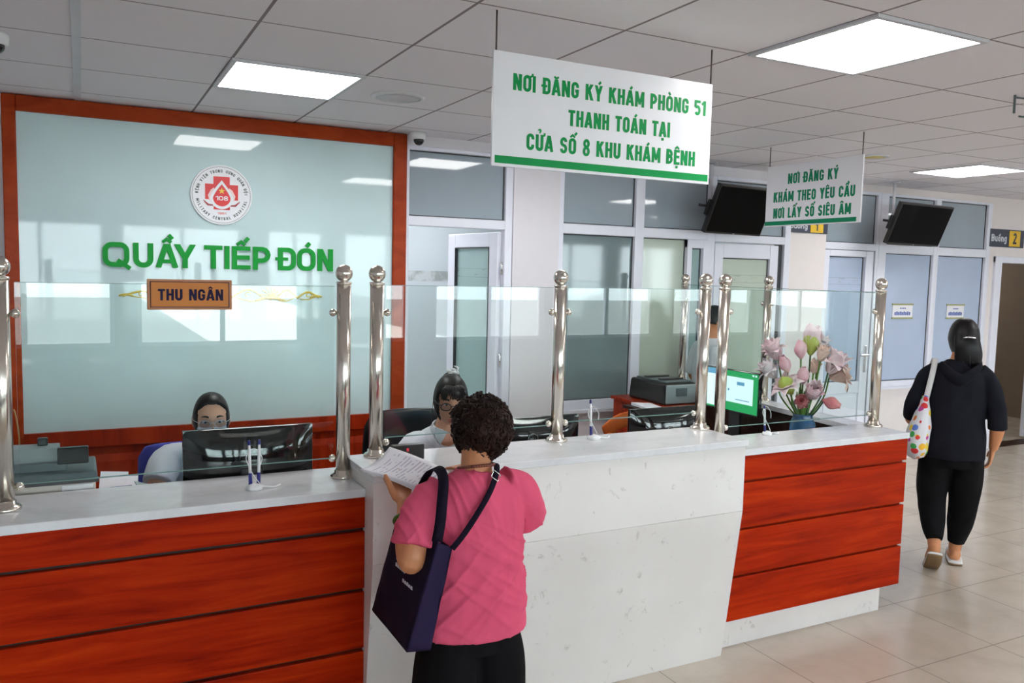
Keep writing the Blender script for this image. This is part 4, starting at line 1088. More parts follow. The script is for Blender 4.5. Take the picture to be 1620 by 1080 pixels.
def printers():
    # document printer at the left edge
    x0, x1, y0, y1 = -.36, .03, 3.44, 3.58
    r = thing('document_printer', 'dark grey and beige document printer behind the counter at the left edge', 'printer', ((x0+x1)/2, 3.5, .76))
    b = MB(); b.box((x0, y0, .76), (x1+.004, 3.60, 1.060)); b.build('base', 'beige', r, bevel=.006)
    b = MB(); b.box((x1-.11, y0-.006, .90), (x1-.004, y0, 1.05)); b.build('front_cover', 'white', r, bevel=.003)
    b = MB(); b.hexa([(x0, y0-.012, 1.060), (x1+.012, y0-.012, 1.060), (x1+.012, 3.62, 1.060), (x0, 3.62, 1.060), (x0, y0+.0, 1.095), (x1+.006, y0+.0, 1.095), (x1+.006, 3.62, 1.115), (x0, 3.62, 1.115)]); b.build('top_deck', 'greyplastic', r, bevel=.006)
    b = MB(); b.hexa([(x0, y0-.014, 1.055), (x1+.014, y0-.014, 1.055), (x1+.014, y0+.0, 1.055), (x0, y0, 1.055), (x0, y0-.014, 1.073), (x1+.014, y0-.014, 1.073), (x1+.014, y0, 1.073), (x0, y0, 1.073)]); b.build('deck_lip', 'black', r)
    b = MB(); b.hexa([(x0, 3.50, 1.100), (-.085, 3.50, 1.100), (-.085, 3.60, 1.110), (x0, 3.60, 1.110), (x0, 3.55, 1.175), (-.085, 3.55, 1.170), (-.085, 3.60, 1.180), (x0, 3.60, 1.185)]); b.build('paper_guide', 'greylt', r, bevel=.004)
    b = MB(); b.box((x0, 3.475, 1.095), (-.06, 3.495, 1.130)); b.build('tear_bar', 'greyplastic', r, bevel=.004)
    b = MB(); b.box((-.092, 3.47, 1.120), (.012, 3.50, 1.183)); b.build('control_panel', 'black', r, bevel=.004)
    b = MB(); b.box((-.16, 3.575, 1.175), (-.125, 3.60, 1.205)); b.build('guide_tab', 'black', r, bevel=.005)
    # papers on a tray between printer and clerk
    r = thing('paper_tray', 'grey tray with loose white papers between the printer and the masked clerk', 'tray', (.14, 3.52, .76))
    b = MB(); b.box((.06, 3.44, .76), (.215, 3.62, .985)); b.build('tray', 'greyplastic', r, bevel=.004)
    b = MB(); b.hexa([(.045, 3.43, .987), (.17, 3.42, .987), (.19, 3.62, .987), (.05, 3.62, .987), (.045, 3.43, .997), (.17, 3.42, .995), (.19, 3.62, 1.020), (.05, 3.62, 1.026)]); b.build('papers', 'paper', r)
    b = MB(); b.hexa([(.045, 3.5, 1.008), (.13, 3.49, 1.002), (.155, 3.64, 1.024), (.055, 3.65, 1.032), (.045, 3.5, 1.011), (.13, 3.49, 1.005), (.155, 3.64, 1.034), (.055, 3.65, 1.042)]); b.build('top_sheet', 'paper', r)
    t = tag(MB().loft([(.085, 3.475, 1.014), (.16, 3.50, 1.010)], [.004, .003], n=8, sub=1).build('ballpoint_pen', 'penblue', None, True, loc=(.12, 3.49, 1.012)), 'dark blue pen lying on the loose papers by the printer', 'pen')
    t = thing('clipboard', 'small grey clipboard leaning beside the loose papers', 'clipboard', (.20, 3.47, .99))
    b = MB(); b.obox((.212, 3.445, 1.005), (.93, .1, -.35), (-.15, .9, .2), (.35, .05, .93), (.075, .10, .006)); b.build('board', 'greylt', t, bevel=.002)
    b = MB(); b.obox((.242, 3.445, .998), (.93, .1, -.35), (-.15, .9, .2), (.35, .05, .93), (.006, .10, .014)); b.build('clip', 'black', t)
    # laser printer on a low cabinet by the window
    c = thing('cabinet', 'low cherry cabinet under the laser printer by the grey window', 'cabinet', (3.88, 5.05, 0))
    b = MB(); b.box((3.70, 4.78, 0), (4.07, 5.36, .90)); b.build('body', 'wains', c, bevel=.004)
    b = MB(); b.box((3.685, 4.76, .90), (4.08, 5.38, .925)); b.build('top', 'wains', c, bevel=.004)
    r = thing('laser_printer', 'black and grey laser printer behind the counter below the window', 'printer', (3.92, 5.03, .925))
    X0, X1, Y0, Y1 = 3.765, 4.085, 4.815, 5.26
    b = MB(); b.hexa([(X0, Y0, .926), (X1, Y0, .926), (X1, Y1, .926), (X0, Y1, .926), (X0+.01, Y0+.01, 1.085), (X1-.01, Y0+.01, 1.085), (X1-.01, Y1-.01, 1.085), (X0+.01, Y1-.01, 1.085)]); b.build('body', 'black', r, bevel=.02, seg=3)
    b = MB(); b.box((X0+.015, Y0-.015, .935), (X1-.005, Y0, 1.075)); b.build('front_cover', 'greylt', r, bevel=.008)
    b = MB(); b.box((X0+.10, Y0-.02, .99), (X0+.20, Y0-.014, 1.05)); b.build('label_panel', 'greyplastic', r)
    b = MB(); b.box((X0+.04, Y0+.03, 1.085), (X1-.04, Y1-.05, 1.098)); b.build('top_cover', 'greyplastic', r, bevel=.005)
    for y in (Y0+.10, Y0+.27):
        b = MB(); b.box((X0+.05, y, 1.098), (X1-.06, y+.04, 1.110)); b.build('top_rib', 'black', r, bevel=.004)
    t = tag(MB().hexa([(3.52, 4.66, .929), (3.66, 4.63, .929), (3.68, 4.86, .929), (3.54, 4.90, .929), (3.52, 4.66, .94), (3.66, 4.63, .936), (3.68, 4.86, .944), (3.54, 4.90, .950)]).build('paper_stack', 'paper', None, loc=(3.6, 4.76, .926)), 'loose white papers stacked beside the laser printer', 'papers')
    t = thing('side_table', 'small dark table under the papers beside the cabinet', 'table', (3.6, 4.78, 0))
    b = MB(); b.box((3.50, 4.60, .905), (3.685, 4.95, .926)); b.build('top', 'desk', t)
    for x in (3.51, 3.65): b = MB(); b.box((x, 4.62, 0), (x+.025, 4.645, .905)); b.build('leg', 'desk', t)
    # orange wooden chair back
    r = thing('wooden_chair', 'orange wooden chair whose back shows left of the monitor near the laser printer', 'chair', (2.87, 4.1, 0))
    b = MB(); b.box((2.69, 3.93, .43), (3.13, 4.35, .46)); b.build('seat', 'orangewood', r, bevel=.008)
    b = MB(); b.loft([(2.71, 4.0, .95), (2.83, 4.02, 1.01), (2.99, 4.02, 1.01), (3.11, 4.0, .95)], [(.012, .045)]*4, (0, 1, 0), 12, 3); b.build('backrest', 'orangewood', r, True)
    for x in (2.71, 3.08):
        b = MB(); b.box((x, 3.97, .46), (x+.03, 4.0, .95)); b.build('back_post', 'orangewood', r)
        for y in (3.95, 4.31): b = MB(); b.box((x, y, 0), (x+.03, y+.03, .43)); b.build('leg', 'orangewood', r)
printers()

def counter_things():
    # pen stand with two pens on coiled cords
    def pen_stand(x, y, z, npens, lab, s=1.0):
        r = thing('pen_stand', lab, 'pen stand', (x, y, z), 'pens on corded stands')
        b = MB(); b.lathe((x, y, z), [(.030*s, 0), (.031*s, .006), (.026*s, .016), (.014*s, .022), (.004, .023)], 24); b.build('base', 'white', r, True)
        for k in range(npens):
            dx = (-.013 if k == 0 else .016) if npens == 2 else -.012
            b = MB(); b.cyl((x+dx, y+.004, z+.018), (x+dx*1.1, y+.006, z+.062*s), .0075*s, .0065*s, 12); b.build('socket', 'penblue', r, True)
            b = MB(); b.loft([(x+dx*1.1, y+.006, z+.06*s), (x+dx*1.25, y+.01, z+.15*s), (x+dx*1.3, y+.012, z+.170*s)], [.0055, .0055, .003], n=10, sub=2); p = b.build('pen', 'white', r, True)
            b = MB(); b.cyl((x+dx*1.3, y+.012, z+.168*s), (x+dx*1.32, y+.013, z+.186*s), .0055, .004, 10); b.build('pen_cap', 'penblue', p, True)
        b = MB(); b.tube([(x+.026*cos(t)+(.01 if t > 6 else 0), y-.006+.014*sin(t), z+.005+.0006*t) for t in [i*.5 for i in range(16)]]+[(x+.07, y-.01, z+.004), (x+.10, y+.02, z+.004)], .0035, 8, 3)
        b.tube([(x+.02, y-.004, z+.02), (x-.004, y-.01, z+.055), (x-.02, y, z+.09), (x-.028, y+.01, z+.12), (x-.012, y+.016, z+.148), (x+.012, y+.016, z+.148), (x+.03, y+.01, z+.118), (x+.022, y, z+.09)], .0018, 6, 4)
        b.build('cord', 'white', r, True)
    pen_stand(.567, 3.175, ZT, 2, 'white and blue pen stand with two upright pens in front of the left monitor')
    pen_stand(2.105, 3.20, ZM, 1, 'white and blue pen stand with one upright pen right of the middle post')
    pen_stand(3.26, 3.27, ZT, 1, 'thin white corded pen standing left of the blue vase', .85)
    # small black number display behind the form
    r = thing('number_display', 'small black box with red digits on the white counter behind the held form', 'display', (1.18, 3.13, ZM))
    b = MB(); b.box((1.095, 3.11, ZM), (1.228, 3.15, ZM+.062)); b.build('case', 'black', r, bevel=.004)
    b = MB(); b.text('11', (1.155, 3.109, ZM+.038), (1, 0, 0), (0, 0, 1), .012, None, .0008, .0, align='CENTER'); b.build('digits', 'scrred', r)
    t = tag(MB().hexa([(2.80, 3.12, ZT+.066), (2.86, 3.10, ZT+.001), (2.87, 3.20, ZT+.001), (2.81, 3.2, ZT+.066), (2.802, 3.12, ZT+.069), (2.862, 3.10, ZT+.004), (2.872, 3.20, ZT+.004), (2.812, 3.2, ZT+.069)]).build('folded_paper', 'paper', None, loc=(2.84, 3.15, ZT)), 'folded white paper between the paired posts', 'paper')
    t = tag(MB().tube([(-.36, 5.50, 1.02), (-.35, 5.50, .98), (-.335, 5.48, .86), (-.34, 5.47, .74), (-.36, 5.46, .60)], .005, 8, 4).build('loose_cable', 'bluecable', None, True, loc=(-.35, 5.48, .6)), 'tan cable hanging down the left side of the frame', 'cable')
    # computer mouse near the vase
    t = tag(MB().sphere((3.50, 3.50, .773), (.032, .05, .022), 18, 10).build('computer_mouse', 'white', None, True, loc=(3.5, 3.5, .76)), 'small white mouse on the dark desk left of the vase', 'mouse')
counter_things()

# ------------------------------------------------------------------ people
def frame_of(yaw, pitch=0, roll=0):
    """local x right, y forward (face), z up; yaw 0 looks along +y, positive turns to the left"""
    return (Matrix.Rotation(yaw, 3, 'Z') @ Matrix.Rotation(pitch, 3, 'X') @ Matrix.Rotation(roll, 3, 'Y'))
def gss(x, s): return exp(-(x/s)**2/2)
def skull(d): return max(.08, sqrt(d.x*d.x+d.y*d.y))**-.20 if d.z > 0 else 1.0
def head_fn(k=1.0):
    def fn(d, p):
        g = skull(d); x, y, z = p.x/k*g, p.y/k*g, p.z/k
        t = max(0, -z/.112)
        x *= 1-.30*t**1.8
        if y < 0: y *= 1-.35*t**1.5
        else:
            y *= 1-.06*t
            if z > .02: y *= 1-.10*((z-.02)/.09)**2
        if d.y > 0:
            f = d.y
            y += f*(.024*gss(x, .011)*gss(z+.022, .015) + .012*gss(x, .008)*gss(z-.004, .018))        # nose
            y -= f*.009*(gss(x-.032, .016)+gss(x+.032, .016))*gss(z-.014, .011)                        # eye sockets
            y += f*.006*gss(z-.036, .010)*gss(x, .04)                                                 # brow
            y += f*.007*gss(x, .018)*gss(z+.058, .010) - f*.004*gss(x, .02)*gss(z+.072, .006)         # lips
            y += f*.008*gss(x, .016)*gss(z+.092, .012)                                                # chin
            y += f*.004*(gss(x-.042, .02)+gss(x+.042, .02))*gss(z+.022, .02)                          # cheeks
        return V((x*k, y*k, z*k))
    return fn
def add_head(b, c, F, k=1.0):
    b.sphere(c, (.073*k, .093*k, .112*k), 56, 44, fn=head_fn(k), fr=F)
    for s in (-1, 1):
        b.sphere(V(c)+F@V((s*.072*k, -.006*k, -.004*k)), (.011*k, .019*k, .031*k), 14, 10, fr=F)
def face_islands(o, c, F, k=1.0, lids=True, lips=True):
    m = MB(); c = V(c)
    for s in (-1, 1):
        e = c+F@V((s*.031*k, .076*k, .013*k))
        m.sphere(e, (.0140*k, .008*k, .0050*k), 14, 8, 0, fr=F)
        m.sphere(e+F@V((s*-.001*k, .0045*k, -.001*k)), (.0065*k, .0045*k, .0048*k), 12, 8, 1, fr=F)
        m.loft([e+F@V((x*k*s, (.0075-.10*x*x*3)*k, zz*k)) for x, zz in ((-.016, .002), (-.004, .008), (.008, .007), (.017, .001))], [.0018*k]*4, n=6, sub=3, mi=1)
        m.loft([c+F@V((s*x*k, y*k, z*k)) for x, y, z in ((.014, .0885, .034), (.028, .0865, .040), (.044, .078, .036))], [(.004*k, .002*k), (.004*k, .002*k), (.002*k, .002*k)], F@V((0, 0, 1)), 8, 4, mi=1)
    if lips:
        m.loft([c+F@V((x*k, (.0985-.9*x*x*8)*k, (-.0585+zz)*k)) for x, zz in ((-.022, .002), (-.010, .0035), (0, .002), (.010, .0035), (.022, .002))], [.002*k, .0042*k, .0045*k, .0042*k, .002*k], n=8, sub=3, mi=2)
        m.loft([c+F@V((x*k, (.0975-.9*x*x*8)*k, (-.066)*k)) for x in (-.018, 0, .018)], [.002*k, .0055*k, .002*k], n=8, sub=3, mi=2)
    merge_in(o, m, ['eye', 'iris', 'lip'])
def hair_cap(c, F, k, front, name, mat, parent, thick=.013, disp=None, voxel=None, low=-.02):
    """hair shell: front(d) -> True where the face is left free"""
    b = MB(); hf = head_fn(k)
    def fn(d, p):
        g = skull(d); q = V((d.x*.073*k*g, d.y*.093*k*g, d.z*.112*k))
        # skull without the facial features
        t = max(0, -q.z/(.112*k)); q.x *= 1-.18*t
        if front(d): return q*.80
        return q*(1+thick/.09/k)
    b.sphere(c, 1.0, 64, 44, fn=fn, fr=F)
    o = b.build(name, mat, parent, True)
    if disp:
        for v, n in [(v, v.normal.copy()) for v in o.data.vertices]: v.co = v.co+n*disp(v.co)
    return o
def hand(b, w, d, nrm, thumb, k=1.0, curl=(.35, .5, .55, .6), th_dir=None, spread=1.0):
    """w wrist, d finger direction, nrm out of the BACK of the hand, thumb = side the thumb is on"""
    w = V(w); d = V(d).normalized(); nrm = V(nrm); nrm = (nrm-d*nrm.dot(d)).normalized(); t = V(thumb); t = (t-d*t.dot(d)-nrm*t.dot(nrm)).normalized()
    P = lambda a, s, h=0: w+d*a*k+t*s*k+nrm*h*k
    b.loft([P(-.012, 0), P(.018, 0), P(.05, 0), P(.082, 0)], [(.023*k, .018*k), (.031*k, .016*k), (.039*k, .014*k), (.038*k, .011*k)], t, 16, 3)
    L = [.072, .080, .074, .058]; S = [.030, .010, -.010, -.029]
    for i in range(4):
        l = L[i]; c = curl[i]; pts = [P(.070, S[i]*.95)]; a = 0.0; q = P(.088, S[i])
        pts.append(q); dd = (d+t*(.10*spread*(1.5-i))).normalized()
        for j, fr in enumerate((.44, .31, .25)):
            a += c*(.8 if j == 0 else 1.0)
            q = q+(dd*cos(a)-nrm*sin(a))*l*fr*k; pts.append(q)
        b.loft(pts, [.0098*k, .0096*k, .0088*k, .0080*k, .0066*k], t, 10, 3)
    td = V(th_dir).normalized() if th_dir else (t*.75+d*.6-nrm*.2).normalized()
    p0 = P(.012, .020); p1 = p0+td*.034*k; p2 = p1+(td*.9+d*.35).normalized()*.030*k; p3 = p2+(td*.75+d*.6).normalized()*.024*k
    b.loft([p0, p1, p2, p3], [.0135*k, .0115*k, .0098*k, .0075*k], nrm, 10, 3)

def glasses(c, F, k, parent, mat, rim=.0016, full=True):
    m = MB(); c = V(c)
    for s in (-1, 1):
        pts = []
        for i in range(25):
            a = 2*pi*i/24
            pts.append(c+F@V(((s*.033+.024*cos(a))*k, (.101-.10*abs(s*.033+.024*cos(a)))*k, (.008+.018*sin(a)*(1 if abs(sin(a)) < .9 else .95))*k)))
        m.tube(pts, rim*k, 6, 1)
        m.tube([c+F@V((s*.057*k, .095*k, .016*k)), c+F@V((s*.075*k, .06*k, .016*k)), c+F@V((s*.080*k, -.005*k, .012*k))], rim*k*.9, 6, 3)
    m.tube([c+F@V((-.009*k, .099*k, .012*k)), c+F@V((0, .104*k, .015*k)), c+F@V((.009*k, .099*k, .012*k))], rim*k, 6, 3)
    g = m.build('glasses', mat, parent, True)
    l = MB()
    for s in (-1, 1):
        l.prism([(s*.033*k+.022*k*cos(2*pi*i/20), .008*k+.016*k*sin(2*pi*i/20)) for i in range(20)], c+F@V((0, .0985*k-.004, 0)), F@V((1, 0, 0)), F@V((0, 0, 1)), -.0005, .0005)
    l.build('lenses', 'spect', g)

# ---- woman in pink at the white counter (seen from behind)
def woman_pink():
    r = thing('person', 'woman in pink shirt and black trousers with curly hair holding a form at the counter', 'person', (1.17, 2.5, 0))
    b = MB()
    F = frame_of(radians(8), radians(-10))
    hc = V((1.198, 2.535, 1.338))
    add_head(b, hc, F, .90)
    b.loft([(1.165, 2.475, 1.16), (1.17, 2.49, 1.215), (1.184, 2.52, 1.29), (1.19, 2.53, 1.33)], [(.075, .05), (.054, .054), (.050, .054), (.05, .055)], n=18)
    b.loft([(1.165, 2.5, .72), (1.165, 2.5, .80), (1.16, 2.495, .95), (1.16, 2.485, 1.08), (1.163, 2.485, 1.15), (1.167, 2.49, 1.195)], [(.12, .085), (.14, .10), (.135, .095), (.14, .09), (.12, .075), (.06, .05)], n=22)
    for s, hx, kx, ax in ((-1, 1.09, 1.085, 1.08), (1, 1.25, 1.255, 1.26)):
        b.loft([(hx, 2.5, .74), (kx, 2.505, .40), (ax, 2.49, .07)], [.07, .055, .036], n=16)
        b.loft([(ax, 2.47, .045), (ax+.005*s, 2.55, .035), (ax+.012*s, 2.64, .022)], [(.034, .04), (.042, .030), (.038, .018)], n=14)
    # left arm: bent, forearm up to the form
    b.loft([(1.005, 2.49, 1.145), (.955, 2.46, 1.05), (.925, 2.43, .962), (.922, 2.445, .945)], [.038, .046, .046, .040], n=16)
    b.loft([(.920, 2.435, .950), (.925, 2.475, 1.0), (.942, 2.545, 1.06), (.952, 2.585, 1.095)], [.044, .043, .031, .0255], n=16)
    hand(b, (.951, 2.600, 1.104), (.16, .93, .30), (.15, .30, -.94), (-1, .15, .1), 1.04, (.05, .08, .10, .12), th_dir=(-.30, .52, .80))
    # right arm reaching to the counter
    b.loft([(1.325, 2.49, 1.15), (1.37, 2.51, 1.06), (1.405, 2.55, .985)], [.036, .044, .042], n=16)
    b.loft([(1.405, 2.548, .985), (1.37, 2.64, 1.04), (1.325, 2.76, 1.105)], [.043, .040, .026], n=16)
    hand(b, (1.318, 2.775, 1.112), (-.30, .93, .14), (0, -.15, 1), (-1, -.3, 0), .94, (.15, .2, .2, .25))
    o = remesh(b.build('body', 'skin', r), .0048, 3)
    face_islands(o, hc, F, .90)
    # shirt
    b = MB()
    b.loft([(1.16, 2.50, .665), (1.165, 2.498, .80), (1.165, 2.49, .95), (1.162, 2.485, 1.07), (1.163, 2.485, 1.145), (1.167, 2.488, 1.190), (1.169, 2.49, 1.206)],
           [(.208, .148), (.196, .140), (.180, .126), (.176, .118), (.160, .104), (.100, .076), (.064, .058)], n=28, rnd=False)
    b.loft([(1.05, 2.49, 1.150), (1.00, 2.477, 1.115), (.962, 2.46, 1.06), (.934, 2.438, .995)], [.060, .068, .071, .074], n=18, rnd=False)
    b.loft([(1.27, 2.49, 1.152), (1.325, 2.495, 1.125), (1.365, 2.515, 1.075), (1.398, 2.54, 1.0)], [.060, .068, .070, .071], n=18, rnd=False)
    w1 = wrinkle(.013, 7.0, 3.1, (1.0, 1, .55))
    def ridge(v): return (1-min(1, abs(v)*2.4))**2
    def folds(c):
        f = w1(c)*.55
        dx, dz = c.x-1.165, c.z
        low = max(0, min(1, (1.10-dz)/.14)); up = max(0, min(1, (dz-.98)/.12))
        q = dz+.34*dx*dx-.22*dx                                   # long sagging folds across the back
        f += .013*low*(ridge(noise.noise(V((c.x*2.2+3, c.y*1.5, q*15))))-.3)
        f += .009*low*(ridge(noise.noise(V((c.x*3.0+9, c.y*2, (dz+dx*.7)*17+2))))-.3)
        f += .010*up*(ridge(noise.noise(V(((dx+.25*(dz-1.1))*22+1, c.y*2, dz*3.0))))-.3)   # gathers under the neckline
        return f*(.8 if dz > .74 else .8*max(.1, (dz-.66)/.08))+.002
    remesh(b.build('shirt', 'pink', r), .0055, 4, folds)
    # wide trousers
    b = MB()
    b.loft([(1.165, 2.50, .80), (1.165, 2.5, .70), (1.165, 2.5, .60)], [(.14, .10), (.165, .115), (.165, .118)], n=24, rnd=False)
    for s, hx in ((-1, 1.075), (1, 1.255)):
        b.loft([(hx+s*-.01, 2.5, .70), (hx, 2.5, .55), (hx+s*.010, 2.5, .35), (hx+s*.018, 2.49, .10)], [(.08, .105), (.104, .128), (.108, .122), (.115, .125)], n=22, rnd=False)
    remesh(b.build('trousers', 'blackcloth', r), .008, 4, wrinkle(.008, 5, 7.7, (1.6, 1.6, .4)))
    # sandals
    for ax in (1.08, 1.26):
        b = MB(); b.loft([(ax, 2.44, .012), (ax+.002, 2.54, .012), (ax+.01, 2.66, .012)], [(.042, .012), (.047, .012), (.042, .010)], n=14); b.build('sandal', 'black', r, True)
    # curly hair
    rnd = random.Random(5)
    hcen = V((1.203, 2.528, 1.345)); b = MB()
    fF = V((F@V((0, 1, 0))))
    def fn(d, p):
        q = V((d.x*.098, d.y*.110, d.z*.111))
        if d.z < -.35: q.x *= 1-.42*(-d.z-.35)/.65
        q *= 1+.085*noise.noise(d*4.2+V((3, 1, 2)))+.05*noise.noise(d*10)
        if d.y > .45 and d.z < .35: q *= .80
        return q
    b.sphere(hcen, 1, 72, 48, fn=fn, fr=F)
    h = b.build('hair', 'hairbrown', r, True)
    cb = MB()
    for i in range(900):
        z = rnd.uniform(-.98, 1); a = rnd.uniform(0, 2*pi); rr = sqrt(1-z*z); d = V((rr*cos(a), rr*sin(a), z))
        if d.y > .5 and d.z < .4: continue
        p = hcen+F@fn(d, None); n = (F@d).normalized(); t1 = n.orthogonal().normalized(); t1 = Matrix.Rotation(rnd.uniform(0, 6.3), 3, n)@t1; t2 = n.cross(t1)
        cr = rnd.uniform(.006, .013); tw = rnd.uniform(.8, 1.6); pts = []
        for k in range(9):
            u = k/8*2*pi*tw
            pts.append(p+n*(-.004+.011*sin(u*.5)*rnd.uniform(.8, 1.2))+t1*(cr*cos(u))+t2*(cr*sin(u)+(k/8-.5)*.018)-V((0, 0, .004*k/8)))
        cb.loft(pts, [.0026]*8+[.0008], n=5, sub=1, rnd=False)
    cb.build('curls', 'hairbrown', h, True)
    # necklace of beads and bracelet
    b = MB()
    for i in range(44):
        a = 2*pi*i/44
        b.sphere((1.172+.060*cos(a), 2.492+.064*sin(a), 1.222-.016*sin(a)-.0), .0056, 8, 6)
    b.build('bead_necklace', 'bead', r, True)
    b = MB(); ax = (V((.952, 2.585, 1.095))-V((.942, 2.545, 1.06))).normalized(); e1 = ax.orthogonal().normalized(); e2 = ax.cross(e1); cc = V((.9385, 2.535, 1.052))
    pts = [cc+e1*.0385*cos(t)+e2*.0385*sin(t) for t in [2*pi*i/24 for i in range(25)]]
    b.tube(pts, .0058, 10, 1); b.build('bracelet', 'jade', r, True)
    b = MB(); b.cyl((1.13, 2.412, 1.17), (1.13, 2.41, 1.168), .001); 
    # form in the hand
    A, B_, Cc, D = V((.862, 2.800, 1.170)), V((1.008, 2.905, 1.218)), V((1.148, 2.665, 1.166)), V((1.006, 2.575, 1.138))
    t = thing('printed_form', 'sheaf of white printed forms in the hand of the woman in pink', 'paper', tuple((A+B_+Cc+D)/4), )
    off = V(t.location)
    for j in range(3):
        nx, ny = 14, 10; vs = []; fs = []; uvs = []
        for q in range(ny+1):
            for p in range(nx+1):
                u, w = p/nx, q/ny
                P = A*(1-u)*(1-w)+Cc*u*w+D*u*(1-w)+B_*(1-u)*w if False else (A*(1-u)+D*u)*(1-w)+(B_*(1-u)+Cc*u)*w
                P = P+V((0, 0, -.016*sin(pi*w)*(1-u)+.006*sin(pi*u)-.0035*j))+V((.010*j*(.4-u), .006*j*(w-.6), 0))
                vs.append(P); uvs.append((w, 1-u))
        for q in range(ny):
            for p in range(nx): k = q*(nx+1)+p; fs.append((k, k+1, k+nx+2, k+nx+1))
        m = MB(); m.add(vs, fs); o = m.build('sheet', 'form' if j == 0 else 'paper', t, True, recalc=False)
        uvl = o.data.uv_layers.new(name='sheet')
        for l in o.data.loops: uvl.data[l.index].uv = uvs[l.vertex_index]
        sm = o.modifiers.new('thickness', 'SOLIDIFY'); sm.thickness = .0006
    # tote bag on her left side
    bag = thing('tote_bag', 'dark navy canvas tote bag hanging from the shoulder of the woman in pink', 'bag', (.94, 2.52, .67))
    tno, tni, tfo, tfi = V((.975, 2.345, 1.030)), V((1.028, 2.350, 1.003)), V((.952, 2.66, 1.03)), V((.985, 2.66, 1.02))
    bno, bni, bfo, bfi = V((.888, 2.375, .680)), V((.972, 2.385, .668)), V((.893, 2.74, .676)), V((.975, 2.74, .672))
    def quad(p00, p10, p11, p01, n, m, bulge, nd):
        vs = []; fs = []
        for j in range(m+1):
            for i in range(n+1):
                u, w = i/n, j/m
                P = (p00*(1-u)+p10*u)*(1-w)+(p01*(1-u)+p11*u)*w
                P = P+nd*(bulge*sin(pi*u)*sin(pi*min(1, w*1.0))+.004*noise.noise(P*14))
                vs.append(P)
        for j in range(m):
            for i in range(n): q = j*(n+1)+i; fs.append((q, q+1, q+n+2, q+n+1))
        return vs, fs
    b = MB(); b.add(*quad(bfo, bno, tno, tfo, 12, 14, .012, V((-1, 0, 0))))
    o = b.build('front_panel', 'bag', bag, True); m = o.modifiers.new('t', 'SOLIDIFY'); m.thickness = .003
    b = MB(); mid = V((.930, 2.36, .674)); 
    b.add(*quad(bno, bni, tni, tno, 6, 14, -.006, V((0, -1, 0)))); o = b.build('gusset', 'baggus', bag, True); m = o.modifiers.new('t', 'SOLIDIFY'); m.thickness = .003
    b = MB(); b.add(*quad(bni, bfi, tfi, tni, 10, 14, .0, V((1, 0, 0)))); o = b.build('back_panel', 'bag', bag, True); m = o.modifiers.new('t', 'SOLIDIFY'); m.thickness = .003
    b = MB(); b.add(*quad(bfi, bfo, tfo, tfi, 6, 10, .0, V((0, 1, 0)))); o = b.build('gusset', 'bag', bag, True); m = o.modifiers.new('t', 'SOLIDIFY'); m.thickness = .003
    b = MB(); b.add(*quad(bfo, bfi, bni, bno, 6, 10, .0, V((0, 0, -1)))); o = b.build('bottom', 'bag', bag, True); m = o.modifiers.new('t', 'SOLIDIFY'); m.thickness = .003
    b = MB(); P = lambda u, w: (bfo*(1-u)+bno*u)*(1-w)+(tfo*(1-u)+tno*u)*w+V((-.016, 0, 0))
    U = (bno-bfo).normalized(); Vv = (tfo-bfo); Vv = (Vv-U*Vv.dot(U)).normalized()
    for i, (u0, w0, cap) in enumerate(((.36, .66, .020), (.38, .60, .011), (.62, .52, .010))):
        for k in range(6 if i == 0 else 5):
            if i == 0 and k == 4: continue
            q = P(u0+k*.052, w0); h = cap*(1-.12*(k % 2))
            b.obox(q+Vv*h/2, U, Vv, U.cross(Vv), (.010 if i == 0 else .011, h, .002)); b.obox(q+U*.006+Vv*h*.25, U, Vv, U.cross(Vv), (.008, h*.3, .002))
    b.build('print', 'signtext', bag)
    b = MB(); b.ribbon([(.975, 2.352, 1.03), (.985, 2.352, 1.09), (1.000, 2.375, 1.15), (1.020, 2.415, 1.206), (1.028, 2.47, 1.228), (1.026, 2.54, 1.21), (1.005, 2.585, 1.14), (.972, 2.64, 1.05)],
                       [(1, -.25, .1), (1, -.25, .1), (1, -.2, .15), (1, -.1, .35), (1, 0, .35), (1, 0, .35), (1, .1, .3), (1, .1, .1)], .034, .004); b.build('shoulder_strap', 'strap', bag, True)
    b = MB(); b.ribbon([(1.026, 2.350, 1.0), (1.065, 2.346, 1.045), (1.115, 2.348, 1.11), (1.165, 2.366, 1.17), (1.202, 2.402, 1.214), (1.232, 2.47, 1.232), (1.225, 2.56, 1.20), (1.14, 2.61, 1.11), (1.02, 2.655, 1.03)],
                       [(.7, .1, -.7), (.7, .1, -.7), (.75, .1, -.65), (.8, .15, -.55), (.9, .2, -.3), (1, 0, -.3), (1, 0, -.2), (.8, 0, .6), (.6, 0, .7)], .021, .003); b.build('cross_strap', 'strap', bag, True)
    b = MB(); q = V((1.196, 2.391, 1.210)); d1 = V((.62, .55, .56)).normalized(); d2 = V((.75, -.2, -.62)); d2 = (d2-d1*d2.dot(d1)).normalized()
    b.tube([q+d1*a*.014+d2*c*.014 for a, c in ((-1, -1), (1, -1), (1, 1), (-1, 1), (-1, -1))], .0018, 6, 1); b.build('buckle', 'chrome', bag, True)
woman_pink()

